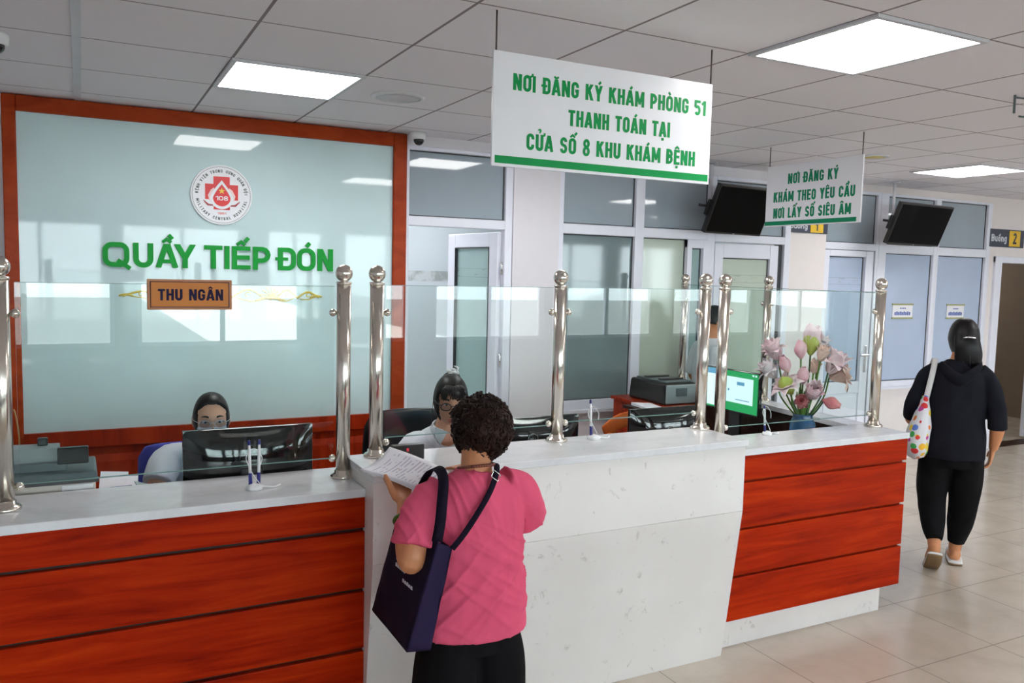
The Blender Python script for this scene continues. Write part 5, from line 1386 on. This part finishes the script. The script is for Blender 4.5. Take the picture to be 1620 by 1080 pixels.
# ---- seated clerks
def clerk(c0, hc, yaw_, pitch_, k, label, part_fn, sh_l, sh_r, el_l, el_r, wr_l, wr_r, torso, skin='skinface'):
    r = thing('person', label, 'person', c0)
    F = frame_of(yaw_, pitch_); b = MB(); hc = V(hc)
    add_head(b, hc, F, k)
    ch = V(torso[-1][0]); nb = hc+F@V((0, -.02*k, -.07*k))
    b.loft([ch-V((0, 0, .05)), ch+V((0, 0, .02)), nb], [(.09, .055), .052, .050], n=16)
    b.loft([p for p, _ in torso], [(q[0]-.014, q[1]-.012) for _, q in torso], n=20)
    hip = V(torso[0][0])
    fw = F@V((0, 1, 0)); fw.z = 0; fw.normalize(); sd = V((fw.y, -fw.x, 0))
    for s in (-1, 1):
        b.loft([hip+sd*s*.09, hip+sd*s*.10+fw*.40+V((0, 0, .02))], [.085, .06], n=14)
        b.loft([hip+sd*s*.10+fw*.40+V((0, 0, .02)), hip+sd*s*.10+fw*.36+V((0, 0, -hip.z+.07))], [.058, .036], n=14)
        b.loft([hip+sd*s*.10+fw*.33+V((0, 0, -hip.z+.04)), hip+sd*s*.10+fw*.50+V((0, 0, -hip.z+.025))], [.034, (.040, .022)], n=12)
    for sh, el, wr, tb in ((sh_l, el_l, wr_l, 1), (sh_r, el_r, wr_r, -1)):
        sh, el, wr = V(sh), V(el), V(wr)
        b.loft([sh-V((0, 0, .02)), (sh+el)/2, el], [.036, .044, .040], n=14)
        b.loft([el, (el*.6+wr*.4), wr], [.041, .038, .026], n=14)
        hand(b, wr+(wr-el).normalized()*.008, (wr-el).normalized(), (0, 0, 1), -sd*tb if True else sd, .95, (.3, .35, .4, .45))
    o = remesh(b.build('body', skin, r), .0052, 2)
    face_islands(o, hc, F, k)
    # shirt with short sleeves
    b = MB(); b.loft([p for p, _ in torso], [q for _, q in torso], n=26, rnd=False)
    for sh, el in ((sh_l, el_l), (sh_r, el_r)):
        sh, el = V(sh), V(el); m = V(torso[-2][0]); inn = sh+(V((m.x, m.y, sh.z))-sh)*.35
        b.loft([inn, sh+(el-sh)*.1, sh+(el-sh)*.72], [.062, .068, .072], n=16, rnd=False)
    s = remesh(b.build('shirt', 'shirtwhite', r), .007, 4, wrinkle(.008, 7, 1.3, (1, 1, .7)))
    # trousers
    b = MB(); b.loft([hip+V((0, 0, .12)), hip-V((0, 0, .03))], [(.165, .12), (.17, .13)], n=20)
    for sg in (-1, 1):
        b.loft([hip+sd*sg*.09, hip+sd*sg*.10+fw*.41+V((0, 0, .02))], [.10, .075], n=14); b.loft([hip+sd*sg*.10+fw*.40+V((0, 0, .02)), hip+sd*sg*.10+fw*.36+V((0, 0, -hip.z+.10))], [.075, .06], n=14)
    remesh(b.build('trousers', 'blackcloth', r), .009, 3)
    part_fn(r, hc, F, k, s)
    return r
def office_chair(x, y, yaw_, lab, mat, hz=.46, hb=.56):
    F = frame_of(yaw_); r = thing('office_chair', lab, 'chair', (x, y, 0), None)
    O = V((x, y, 0)); ux, uy, uz = F@V((1, 0, 0)), F@V((0, 1, 0)), V((0, 0, 1))
    b = MB(); b.obox(O+uz*(hz-.03), ux, uy, uz, (.46, .44, .06)); b.build('seat', mat, r, bevel=.02, seg=3)
    b = MB(); n = 8; pts = [O-uy*.23+uz*(hz+.06)+uz*hb*i/n-uy*.05*sin(pi*i/n) for i in range(n+1)]
    b.loft(pts, [(.20, .022)]+[(.22, .024)]*(n-1)+[(.19, .02)], ux, 20, 1); b.build('backrest', mat, r, True)
    b = MB(); b.cyl(O+uz*.07, O+uz*(hz-.06), .028, n=16); b.build('gas_lift', 'black', r, True)
    b = MB(); b.obox(O-uy*.24+uz*(hz+.03), ux, uy, uz, (.06, .02, .20)); b.obox(O-uy*.13+uz*(hz-.065), ux, uy, uz, (.06, .24, .015)); b.build('back_support', 'black', r)
    for k in range(5):
        a = 2*pi*k/5+.3; d = V((cos(a), sin(a), 0))
        b = MB(); b.loft([O+uz*.09, O+d*.27+uz*.065], [.022, .016], n=10, sub=1); b.cyl(O+d*.26+uz*.025-d.cross(uz)*.012, O+d*.26+uz*.025+d.cross(uz)*.012, .025, n=14); b.build('castor_leg', 'black', r, True)
def clerks():
    def parts1(r, hc, F, k, s):
        def front(d):
            hl = .50-.55*abs(d.x)**1.6-.06*gss(d.x, .08)*0
            return d.y > .02 and abs(d.x) < .82-.12*max(0, d.z) and d.z < .80-.55*d.x*d.x-.06*gss(d.x, .05)*0-.35*max(0, .30-d.y)
        h = hair_cap(hc, F, k, front, 'hair', 'hairblack', r, .008)
        b = MB(); b.sphere(hc+F@V((0, -.105*k, -.02*k)), (.045*k, .038*k, .045*k), 20, 14, fr=F); b.build('hair_bun', 'hairblack', h, True)
        # mask
        m = MB(); n = 16; vs = []; fs = []
        for j in range(9):
            for i in range(n+1):
                a = (i/n*2-1); z = -.012-.088*j/8
                w = (.066-.020*(j/8)**2)
                x = a*w; y = .088*sqrt(max(.02, 1-(a*.93)**2))+.020*gss(x, .020)*gss(z+.032, .030)+.004-.012*(j/8)**3
                zz = z+.012*gss(x, .016)*(1-j/8)
                vs.append(hc+F@V((x*k, y*k*1.03, zz*k)))
        for j in range(8):
            for i in range(n): q = j*(n+1)+i; fs.append((q, q+1, q+n+2, q+n+1))
        m.add(vs, fs); o = m.build('face_mask', 'mask', r, True); sm = o.modifiers.new('t', 'SOLIDIFY'); sm.thickness = .002
        for sg in (-1, 1):
            l = MB(); l.tube([hc+F@V((sg*.064*k, .045*k, -.025*k)), hc+F@V((sg*.078*k, .01*k, .0)), hc+F@V((sg*.082*k, -.012*k, .008*k))], .0016, 6, 3); l.build('ear_loop', 'mask', o, True)
        glasses(hc, F, k, r, 'alu', .0012)
        collar(r, hc, F, k, s)
    def collar(r, hc, F, k, s=None, c=(.507, 3.972, 1.082), yw=radians(178)):
        F0 = frame_of(yw); pts = []
        for i in range(21):
            a = radians(90+28+(360-56)*i/20)
            pts.append(V(c)+F0@V((.070*cos(a), .062*sin(a), -.020*sin(a)+.004)))
        b = MB(); b.loft(pts, [(.024, .007)]*21, (0, 0, 1), 10, 2); b.build('collar', 'shirtwhite', s, True)
        for sg in (-1, 1):
            b = MB(); q = V(c)+F0@V((sg*.022, .060, -.008)); u = F0@V((sg*.9, .1, .30)); u.normalize(); w = F0@V((sg*.25, .28, -.92)); w = (w-u*w.dot(u)).normalized()
            pl = [(-.012, -.010), (.055, -.014), (.046, .030), (.010, .062)]
            n = u.cross(w); vs = [q+u*a+w*d for a, d in pl]; out = F0@V((0, 1, .2)); n = n if n.dot(out) > 0 else -n
            b.hexa(vs+[p+n*.005 for p in vs]); b.build('collar_flap', 'shirtwhite' if sg < 0 else 'collarshade', s, bevel=.002)  # one flap in a darker copy of the cloth: shade put into colour
    clerk((.50, 3.98, 0), (.503, 3.855, 1.190), radians(176), radians(-7), 1.0, 'masked clerk with glasses and white shirt seated behind the left monitor', parts1,
          (.685, 4.00, 1.005), (.335, 3.99, 1.005), (.74, 3.86, .84), (.262, 3.86, .87), (.66, 3.62, .79), (.30, 3.66, .80),
          [((.505, 4.10, .52), (.18, .13)), ((.505, 4.10, .66), (.175, .125)), ((.507, 4.07, .82), (.168, .118)), ((.508, 4.03, .95), (.175, .105)), ((.508, 4.00, 1.025), (.15, .085)), ((.507, 3.975, 1.075), (.075, .062))], 'skinlt')
    office_chair(.455, 4.24, radians(180), 'blue office chair behind the masked clerk', 'chairblue', .46, .44)
    def parts2(r, hc, F, k, s):
        def front(d):
            return d.y > .10 and abs(d.x) < .80 and d.z < .76-.50*abs(d.x)**1.5-.4*max(0, .35-d.y)
        h = hair_cap(hc, F, k, front, 'hair', 'hairblack', r, .012)
        b = MB(); b.sphere(hc+F@V((-.01*k, -.075*k, .080*k)), (.045*k, .045*k, .036*k), 20, 14, fr=F); b.build('hair_bun', 'hairblack', h, True)
        rnd = random.Random(3); b = MB()
        for i in range(120):      # fringe strands
            x = -.060+.115*i/119; sw = .010*sin(i*.8)
            z1 = .066-.022*rnd.random()-.012*abs(x)/.05
            if .012 < x < .03: z1 += .022
            b.loft([hc+F@V((x*.6*k, .066*k, .100*k)), hc+F@V((x*.9*k, (.094-3.0*x*x)*k, .084*k)), hc+F@V(((x+sw*.5)*k, (.0985-4.2*x*x)*k, z1*k))], [(.005*k, .003*k), (.0045*k, .0025*k), (.0008*k, .0008*k)], F@V((1, 0, 0)), 6, 3)
        b.build('fringe', 'hairblack', h, True)
        b = MB()
        for i in range(7):
            a = 2*pi*i/7
            b.sphere(hc+F@V((( -.012+.020*cos(a))*k, (-.058+.02*sin(a))*k, (.123+.006*cos(3*a))*k)), (.012, .012, .008), 10, 8)
        b.loft([hc+F@V((-.02*k, -.05*k, .12*k)), hc+F@V((-.035*k, -.05*k, .145*k)), hc+F@V((-.015*k, -.05*k, .155*k))], [.004, .005, .002], n=8, sub=3)
        b.build('hair_clip', 'white', h, True)
        glasses(hc, F, k, r, 'black', .0024)
        collar(r, hc, F, k, s, (1.530, 3.597, 1.125), yw)
        b = MB(); F0 = frame_of(yw); q = V((1.53, 3.58, 1.03))+F0@V((.078, .105, -.035))
        u, v2 = F0@V((-.92, -.25, 0)), F0@V((0, -.35, .93)); v2 = (v2-u.normalized()*v2.dot(u.normalized())).normalized(); u = u.normalized()
        def rg(r0, r1, mb):
            vs = []; fs = []; n = u.cross(v2)
            for i in range(28):
                a = 2*pi*i/28
                for rr, dd in ((r0, 0), (r1, 0), (r1, .012), (r0, .012)): vs.append(q+u*rr*cos(a)+v2*rr*sin(a)+n*dd)
            for i in range(28):
                j = (i+1) % 28
                for w in range(4): fs.append((i*4+w, j*4+w, j*4+(w+1) % 4, i*4+(w+1) % 4))
            mb.add(vs, fs)
        rg(.0195, .0215, b)
        for dx, dz in ((0, .007), (-.007, 0), (.007, 0), (0, -.007), (0, 0)): b.obox(q+u*dx+v2*dz+u.cross(v2)*.006, u, v2, u.cross(v2), (.0075, .0075, .012))
        b.build('chest_emblem', 'red', s)
        b = MB(); b.tube([hc+F@V((.082*k, 0, .0)), hc+F@V((.088*k, .01, -.07)), hc+F@V((.085*k, .02, -.12))], .0012, 6, 3); b.build('earphone_cord', 'black', r, True)
    yw = radians(170)
    clerk((1.53, 3.70, 0), (1.527, 3.545, 1.268), radians(164), radians(-13), 1.0, 'clerk in white shirt and dark glasses looking down behind the white counter', parts2,
          (1.70, 3.62, 1.055), (1.36, 3.62, 1.055), (1.77, 3.52, .90), (1.335, 3.50, .885), (1.66, 3.47, .83), (1.42, 3.46, .83),
          [((1.54, 3.78, .56), (.18, .13)), ((1.54, 3.78, .70), (.172, .125)), ((1.535, 3.73, .86), (.165, .118)), ((1.53, 3.66, 1.0), (.172, .105)), ((1.53, 3.625, 1.075), (.145, .085)), ((1.53, 3.60, 1.12), (.07, .06))])
    office_chair(1.54, 3.93, radians(184), 'black office chair behind the clerk in dark glasses', 'black', .50)
clerks()

# ---- woman in black walking away with a spotted bag
def woman_black():
    r = thing('person', 'woman in black clothes walking away along the corridor with a spotted bag', 'person', (5.0, 3.45, 0))
    yw = -math.atan2(.75, .66); F = frame_of(yw); O = V((5.05, 3.42, 0))
    P = lambda x, y, z: O+F@V((x*.82, y, z))
    R = F@V((1, 0, 0))
    b = MB(); hc = P(.035, .03, 1.505); FH = frame_of(yw+radians(6), radians(-4))
    add_head(b, hc, FH, 1.0)
    b.loft([P(.005, -.01, 1.30), P(.012, 0, 1.38), P(.03, .02, 1.46)], [(.08, .06), .056, .052], R, 16)
    b.loft([P(0, 0, .80), P(0, .01, .86), P(0, 0, 1.0), P(0, -.01, 1.18), P(.003, -.01, 1.30), P(.008, -.01, 1.36)], [(.135, .105), (.145, .11), (.14, .105), (.148, .10), (.125, .08), (.065, .055)], R, 22)
    b.loft([P(.10, 0, .78), P(.115, .08, .44), P(.085, .105, .085)], [.10, .062, .038], R, 16)
    b.loft([P(-.10, 0, .78), P(-.11, .03, .44), P(-.10, -.15, .165)], [.10, .062, .038], R, 16)
    b.loft([P(.085, .08, .055), P(.09, .16, .045), P(.10, .27, .03)], [(.036, .042), (.044, .032), (.042, .018)], R, 14)
    b.loft([P(-.10, -.17, .165), P(-.105, -.13, .10), P(-.11, -.085, .035)], [(.036, .042), (.044, .030), (.042, .02)], R, 14)
    b.loft([P(.20, -.01, 1.28), P(.265, -.03, 1.15), P(.295, -.04, 1.02)], [.036, .048, .044], R, 16)
    b.loft([P(.295, -.04, 1.02), P(.300, -.02, .93), P(.290, .01, .815)], [.046, .043, .028], R, 16)
    hand(b, P(.288, .015, .805), F@V((-.12, .15, -1)), F@V((1, -.1, -.1)), F@V((0, 1, .1)), 1.0, (.30, .40, .45, .5))
    b.loft([P(-.20, -.01, 1.28), P(-.265, -.02, 1.15), P(-.295, -.02, 1.03)], [.036, .048, .044], R, 16)
    b.loft([P(-.295, -.02, 1.03), P(-.30, .05, .96), P(-.27, .17, .93)], [.046, .042, .028], R, 16)
    hand(b, P(-.265, .18, .93), F@V((.2, .95, -.1)), F@V((-.3, 0, 1)), F@V((1, 0, .2)), 1.0, (.6, .7, .7, .7))
    o = remesh(b.build('body', 'skin', r), .0055, 2)
    face_islands(o, hc, FH, 1.0)
    b = MB()
    b.loft([P(0, 0, .735), P(0, 0, .88), P(0, 0, 1.03), P(0, -.01, 1.18), P(.003, -.012, 1.295), P(.008, -.012, 1.355), P(.01, -.01, 1.375)], [(.192, .156), (.184, .150), (.174, .142), (.176, .138), (.165, .116), (.100, .082), (.070, .066)], R, 28, rnd=False)
    b.loft([P(.14, -.012, 1.295), P(.205, -.015, 1.25), P(.255, -.025, 1.16), P(.290, -.035, 1.04), P(.302, -.03, .945)], [.066, .066, .060, .055, .053], R, 18, rnd=False)
    b.loft([P(-.14, -.012, 1.295), P(-.205, -.012, 1.25), P(-.255, -.018, 1.16), P(-.292, -.02, 1.06), P(-.302, .02, .975)], [.066, .066, .060, .055, .053], R, 18, rnd=False)
    remesh(b.build('top', 'darkcloth', r), .008, 5, wrinkle(.013, 7, 9.2, (1, 1, .6)))
    b = MB(); b.loft([P(-.13, -.075, 1.345), P(-.085, -.125, 1.30), P(0, -.150, 1.255), P(.085, -.125, 1.30), P(.14, -.075, 1.345)], [(.028, .014), (.040, .02), (.05, .022), (.040, .02), (.028, .014)], (0, 0, 1), 14, 5)
    b.build('hood_fold', 'darkcloth', r, True)
    b = MB()
    b.loft([P(0, 0, .86), P(0, 0, .76), P(0, 0, .68)], [(.155, .12), (.178, .138), (.175, .132)], R, 22, rnd=False)
    b.loft([P(.10, 0, .78), P(.118, .04, .60), P(.122, .08, .42), P(.110, .10, .26), P(.090, .105, .135)], [(.108, .13), (.102, .115), (.088, .098), (.078, .084), (.050, .054)], R, 20, rnd=False)
    b.loft([P(-.10, 0, .78), P(-.115, .03, .60), P(-.115, .02, .44), P(-.108, -.06, .31), P(-.100, -.135, .205)], [(.108, .13), (.102, .115), (.088, .098), (.078, .084), (.050, .054)], R, 20, rnd=False)
    remesh(b.build('joggers', 'blackcloth', r), .008, 4, wrinkle(.008, 7, 2.2, (1, 1, .7)))
    # sandals
    def sandal(a, m, t, up):
        s = MB(); s.loft([a, m, t], [(.044, .010), (.048, .010), (.046, .008)], R, 14, 4); q = s.build('sandal', 'sandal', r, True)
        s = MB(); s.loft([x-V(up)*.013 for x in (a, m, t)], [(.043, .006), (.047, .006), (.045, .005)], R, 14, 4); s.build('sole', 'sole', q, True)
        c = m*.45+t*.55; u = V(up)
        s = MB(); s.ribbon([c-R*.048, c-R*.04+u*.035, c+u*.052, c+R*.04+u*.035, c+R*.048], [(t-a).normalized()]*5, .06, .004); s.build('strap', 'sandal', q, True)
    sandal(P(.085, .03, .022), P(.09, .15, .020), P(.105, .29, .018), (0, 0, 1))
    u = F@V((0, -.8, .6)); 
    sandal(P(-.10, -.215, .14), P(-.105, -.165, .070), P(-.11, -.085, .012), F@V((0, .72, .69)))
    # hair: half tied, down to the shoulders
    def front(d): return d.y > .12 and d.z < .42-.5*abs(d.x)**1.5
    h = hair_cap(hc, FH, 1.0, front, 'hair', 'hairblack', r, .024)
    b = MB(); rnd = random.Random(8); Q = lambda x, y, z: hc+FH@V((x, y, z))
    b.loft([Q(0, -.06, .05), Q(.002, -.085, -.03), Q(.012, -.082, -.10), Q(.016, -.075, -.160)], [(.070, .04), (.078, .042), (.082, .038), (.074, .022)], FH@V((1, 0, 0)), 22, 5)
    for i in range(60):
        x = rnd.uniform(-.07, .075); b.loft([Q(x*.9, -.11+abs(x)*.4, .0), Q(x, -.122+abs(x)*.5, -.07), Q(x*1.15+.014, -.10+abs(x)*.4+rnd.uniform(-.01, .01), -.165-rnd.uniform(0, .022))], [.006, .006, .002], n=6, sub=3)
    b.build('hair_length', 'hairblack', h, True)
    b = MB(); b.loft([Q(-.03, -.125, .012), Q(.0, -.132, .016), Q(.035, -.124, .012)], [.005, .006, .005], n=8, sub=3); b.build('hair_clip', 'chrome', h, True)
    # spotted shoulder bag
    bag = thing('shoulder_bag', 'white shoulder bag with bright coloured spots on the woman in black', 'bag', tuple(P(-.27, -.02, .75)))
    b = MB()
    b.loft([P(-.225, -.075, 1.12), P(-.235, -.105, 1.03), P(-.255, -.12, .93), P(-.272, -.12, .84), P(-.272, -.115, .775)], [(.022, .03), (.046, .07), (.066, .10), (.074, .11), (.064, .09)], R, 22, 5)
    o = b.build('body', 'spotted', bag, True); 
    for v, n in [(v, v.normal.copy()) for v in o.data.vertices]: v.co += n*.008*noise.noise(v.co*14)
    b = MB(); b.ribbon([P(-.222, -.085, 1.10), P(-.205, -.10, 1.20), P(-.185, -.095, 1.30), P(-.165, -.02, 1.375), P(-.175, .06, 1.33), P(-.20, .10, 1.2), P(-.225, .03, 1.10)],
                       [R, R, R, R, R, R, R], .034, .004); b.build('strap', 'sandal', bag, True)
woman_black()

# ---- man in white beyond the side counter
def man_white():
    O = V((4.53, 5.22, 0)); r = thing('person', 'man in white shirt with short black hair standing between the paired posts and the doors', 'person', tuple(O))
    yw = radians(-105); F = frame_of(yw); P = lambda x, y, z: O+F@V((x, y, z)); R = F@V((1, 0, 0))
    b = MB(); hc = P(0, .03, 1.515); FH = frame_of(yw, radians(-8)); add_head(b, hc, FH, 1.02)
    b.loft([P(0, -.01, 1.30), P(0, 0, 1.38), P(0, .015, 1.47)], [(.08, .06), .058, .055], R, 16)
    b.loft([P(0, 0, .74), P(0, 0, .9), P(0, 0, 1.05), P(0, 0, 1.2), P(0, -.01, 1.32), P(0, -.01, 1.37)], [(.15, .11), (.145, .11), (.15, .11), (.17, .11), (.15, .085), (.07, .055)], R, 20)
    for s in (-1, 1):
        b.loft([P(s*.085, 0, .80), P(s*.09, .02, .44), P(s*.09, 0, .08)], [.09, .06, .038], R, 14); b.loft([P(s*.09, -.02, .05), P(s*.1, .16, .028)], [.038, (.042, .022)], R, 12)
        b.loft([P(s*.185, -.01, 1.28), P(s*.23, -.03, 1.05)], [.036, .042], R, 14); b.loft([P(s*.23, -.03, 1.05), P(s*.20, .10, .85)], [.042, .028], R, 14)
        hand(b, P(s*.198, .108, .838), F@V((-.1*s, .5, -.85)), F@V((s, 0, 0)), F@V((0, 1, .5)), 1.0)
    o = remesh(b.build('body', 'skin', r), .007, 2); face_islands(o, hc, FH, 1.02)
    hair_cap(hc, FH, 1.02, lambda d: (d.y > .22 and d.z < .45) or (d.z < -.25), 'hair', 'hairblack', r, .012)
    b = MB(); b.loft([P(0, 0, .78), P(0, 0, .95), P(0, 0, 1.1), P(0, 0, 1.2), P(0, -.01, 1.31), P(0, -.01, 1.375)], [(.172, .13), (.165, .128), (.168, .128), (.185, .128), (.168, .105), (.078, .068)], R, 24, rnd=False)
    for s in (-1, 1): b.loft([P(s*.15, -.01, 1.31), P(s*.20, -.015, 1.22), P(s*.232, -.03, 1.06)], [.06, .07, .066], R, 16, rnd=False)
    remesh(b.build('shirt', 'shirtwhite', r), .009, 4, wrinkle(.008, 6, 4.4))
    b = MB(); b.loft([P(0, 0, .88), P(0, 0, .76)], [(.155, .115), (.165, .125)], R, 20)
    for s in (-1, 1): b.loft([P(s*.085, 0, .80), P(s*.09, .02, .44), P(s*.09, 0, .10)], [.10, .08, .07], R, 16)
    remesh(b.build('trousers', 'blackcloth', r), .01, 3)
man_white()

# ------------------------------------------------------------------ vase of lotus flowers
def petal_geo(b, base, axis, out, L, W, open_, cup, mi):
    """one curved petal: starts at base, rises along axis, leaning towards out"""
    axis = V(axis).normalized(); out = V(out).normalized(); sd = axis.cross(out).normalized()
    n, m = 7, 6; top = []; bot = []
    for j in range(n+1):
        t = j/n
        lean = open_*(t**1.3); swell = sin(pi*min(1, t*.9))*.30*(1-open_*.4)
        c = V(base)+axis*(L*t*cos(lean*1.1))+out*(L*(swell*.55+sin(lean)*t*.75))
        w = W*sin(pi*(t*.86+.07))**.8*(1-.35*t**4)
        if j == n: w = W*.08
        for i in range(m+1):
            a = i/m*2-1
            p = c+sd*(a*w/2)-out*(cup*w*a*a*.55)
            top.append(p); bot.append(p-out*.0012)
    vs = top+bot; o = len(top); fs = []
    for j in range(n):
        for i in range(m):
            q = j*(m+1)+i; fs.append((q, q+1, q+m+2, q+m+1)); fs.append((o+q, o+q+m+1, o+q+m+2, o+q+1))
    for j in range(n):
        for i in (0, m):
            q = j*(m+1)+i; fs.append((q, q+m+1, o+q+m+1, o+q) if i == 0 else (q, o+q, o+q+m+1, q+m+1))
    b.add(vs, fs, mi)
def lotus():
    vc = V((3.725, 3.46, .76))
    r = thing('vase', 'blue glazed vase holding the lotus flowers behind the short wood counter', 'vase', tuple(vc))
    b = MB(); b.lathe(vc, [(.055, 0), (.066, .02), (.076, .10), (.078, .20), (.072, .275), (.058, .305), (.054, .318), (.058, .332), (.052, .332), (.048, .318), (.052, .30), (.066, .26)], 36); b.build('body', 'vase', r, True)
    RT = V((cos(yaw), -sin(yaw), 0)); FW = V((sin(yaw), cos(yaw), 0)); Z = V((0, 0, 1))
    C0 = vc+Z*.33
    rnd = random.Random(11)
    # (lateral, up, towards viewer, kind, size, petals, label)
    S = 1/272
    FL = [((1222, 550), .00, 'open', 1.05, 'pet_pale', 'large pale pink lotus at the upper left of the bunch'),
          ((1237, 572), .05, 'bud', .80, 'pet_pink', 'closed pink lotus bud at the left of the bunch below the large pale bloom'),
          ((1218, 583), -.02, 'open', .95, 'pet_white', 'whitish open lotus at the far left edge of the bunch'),
          ((1263, 549), .02, 'bud', .82, 'pet_pink', 'closed pink lotus bud on a bare stem at the upper centre'),
          ((1284, 536), -.02, 'pod', 1.15, 'pet_pale', 'topmost lotus with green heart and pink petal tips'),
          ((1303, 541), -.06, 'open', .80, 'pet_white', 'whitish lotus behind the topmost one at the upper right'),
          ((1296, 554), .04, 'half', .82, 'pet_peach', 'peach half open lotus under the topmost one'),
          ((1314, 567), .06, 'open', 1.15, 'pet_pale', 'large pale lotus at the right of the bunch'),
          ((1328, 588), .02, 'droop', 1.05, 'pet_peach', 'peach lotus hanging at the far right of the bunch'),
          ((1265, 589), .06, 'bud', .80, 'pet_pink', 'dusky pink lotus bud in the middle of the bunch'),
          ((1240, 604), .06, 'openpod', 1.05, 'pet_pale', 'open lotus with pale green heart at the lower left'),
          ((1278, 613), .10, 'half', 1.1, 'pet_pale', 'pale pink lotus at the lower centre facing the viewer'),
          ((1259, 627), .12, 'rose', .95, 'pet_deep', 'deep pink lotus with dark folded heart low in front'),
          ((1312, 631), .06, 'side', .80, 'pet_deep', 'small pink bud drooping on its own stem at the lower right'),
          ((1292, 577), -.03, 'half', .75, 'pet_peach', 'orange-green half open lotus behind the centre of the bunch')]
    for (px, py), dep, kind, s, mat, lab in FL:
        lat = (px-1274)*S; up = (652-py)*S
        p = C0+RT*lat+Z*up-FW*dep
        q0 = C0+RT*(lat*.12)+FW*(-dep*.2)-Z*.03
        t = thing('lotus_flower', lab, 'flower', tuple(q0), 'lotus flowers in the blue vase')
        ax = (RT*lat*1.1-FW*(dep*1.4)+Z*max(.10, up)).normalized()
        if kind == 'droop': ax = (RT*.9-FW*.2+Z*.25).normalized()
        if kind == 'side': ax = (RT*.88-FW*.15-Z*.28).normalized()
        if kind == 'rose': ax = (RT*-.35-FW*.85+Z*.35).normalized()
        if kind == 'half' and dep >= .1: ax = (RT*.0-FW*.75+Z*.6).normalized()
        L = (.138 if kind in ('open', 'openpod', 'droop', 'pod') else .122)*s
        base = p-ax*L*.45
        b = MB(); mid = q0*.45+base*.55+RT*(lat*.12)-Z*.01
        if kind == 'side': mid = q0*.5+base*.5-Z*.015
        b.loft([q0, mid, base], [.0055, .0048, .0052], n=10, sub=6, rnd=False); b.build('stem', 'stem' if rnd.random() > .3 else 'stemdk', t, True)
        o1 = ax.orthogonal().normalized(); o2 = ax.cross(o1)
        cfg = {'open': ((6, .95, .050, .85), (7, .55, .048, 1.0), (5, .2, .042, .95)), 'half': ((6, .60, .048, .95), (6, .30, .046, 1.0), (4, .1, .04, .9)),
               'bud': ((4, .06, .056, 1.0), (4, .02, .050, 1.02)), 'pod': ((4, .30, .055, 1.1), (3, .12, .05, 1.0)), 'droop': ((6, 1.0, .052, 1.1), (6, .6, .05, 1.0), (4, .3, .044, .9)),
               'openpod': ((7, 1.05, .048, 1.0), (6, .7, .046, .95)), 'rose': ((7, .34, .056, .85), (6, .22, .05, .8), (5, .1, .04, .75)), 'side': ((5, .10, .056, .95), (4, .04, .05, .97))}[kind]
        ph = rnd.random()*6
        for li, (cnt, op, W, Lk) in enumerate(cfg):
            for k in range(cnt):
                a = ph+li*.5+2*pi*k/cnt+rnd.uniform(-.12, .12); od = o1*cos(a)+o2*sin(a)
                b = MB(); petal_geo(b, base+od*.006, ax, od, L*Lk*rnd.uniform(.92, 1.06), 1.65*W*s*rnd.uniform(.92, 1.08), op*rnd.uniform(.88, 1.12), .5, 0)
                b.build('petal', mat, t, True)
        if kind in ('bud', 'side'):
            b = MB(); b.loft([base, base+ax*L*.35, base+ax*L*.75, base+ax*L*.98], [.017*s, .041*s, .032*s, .003*s], n=14, sub=4); b.build('core', mat, t, True)
        if kind in ('pod', 'openpod'):
            b = MB(); b.loft([base, base+ax*L*.3, base+ax*L*.62, base+ax*L*.85], [.015*s, .040*s, .038*s, .010*s], n=16, sub=4); b.build('heart', 'pod', t, True)
        if kind == 'rose':
            for k in range(3):
                b = MB(); rr = .008+.006*k
                b.tube([base+ax*L*.62+o1*rr*cos(u)+o2*rr*sin(u) for u in [i*.5+k for i in range(11)]], .0022, 6, 2); b.build('folded_heart', 'reddk', t, True)
    for i in range(9):
        a = 2*pi*i/9; d = V((cos(a), sin(a), 0))
        b = MB(); b.loft([C0-Z*.04+d*.02, C0+Z*.06+d*.035, C0+Z*(.11+.02*(i % 3))+d*.045], [(.012, .003), (.014, .003), (.003, .002)], d.cross(Z), 8, 4); 
        b.build('leaf_sheath', 'stem', r, True)
lotus()
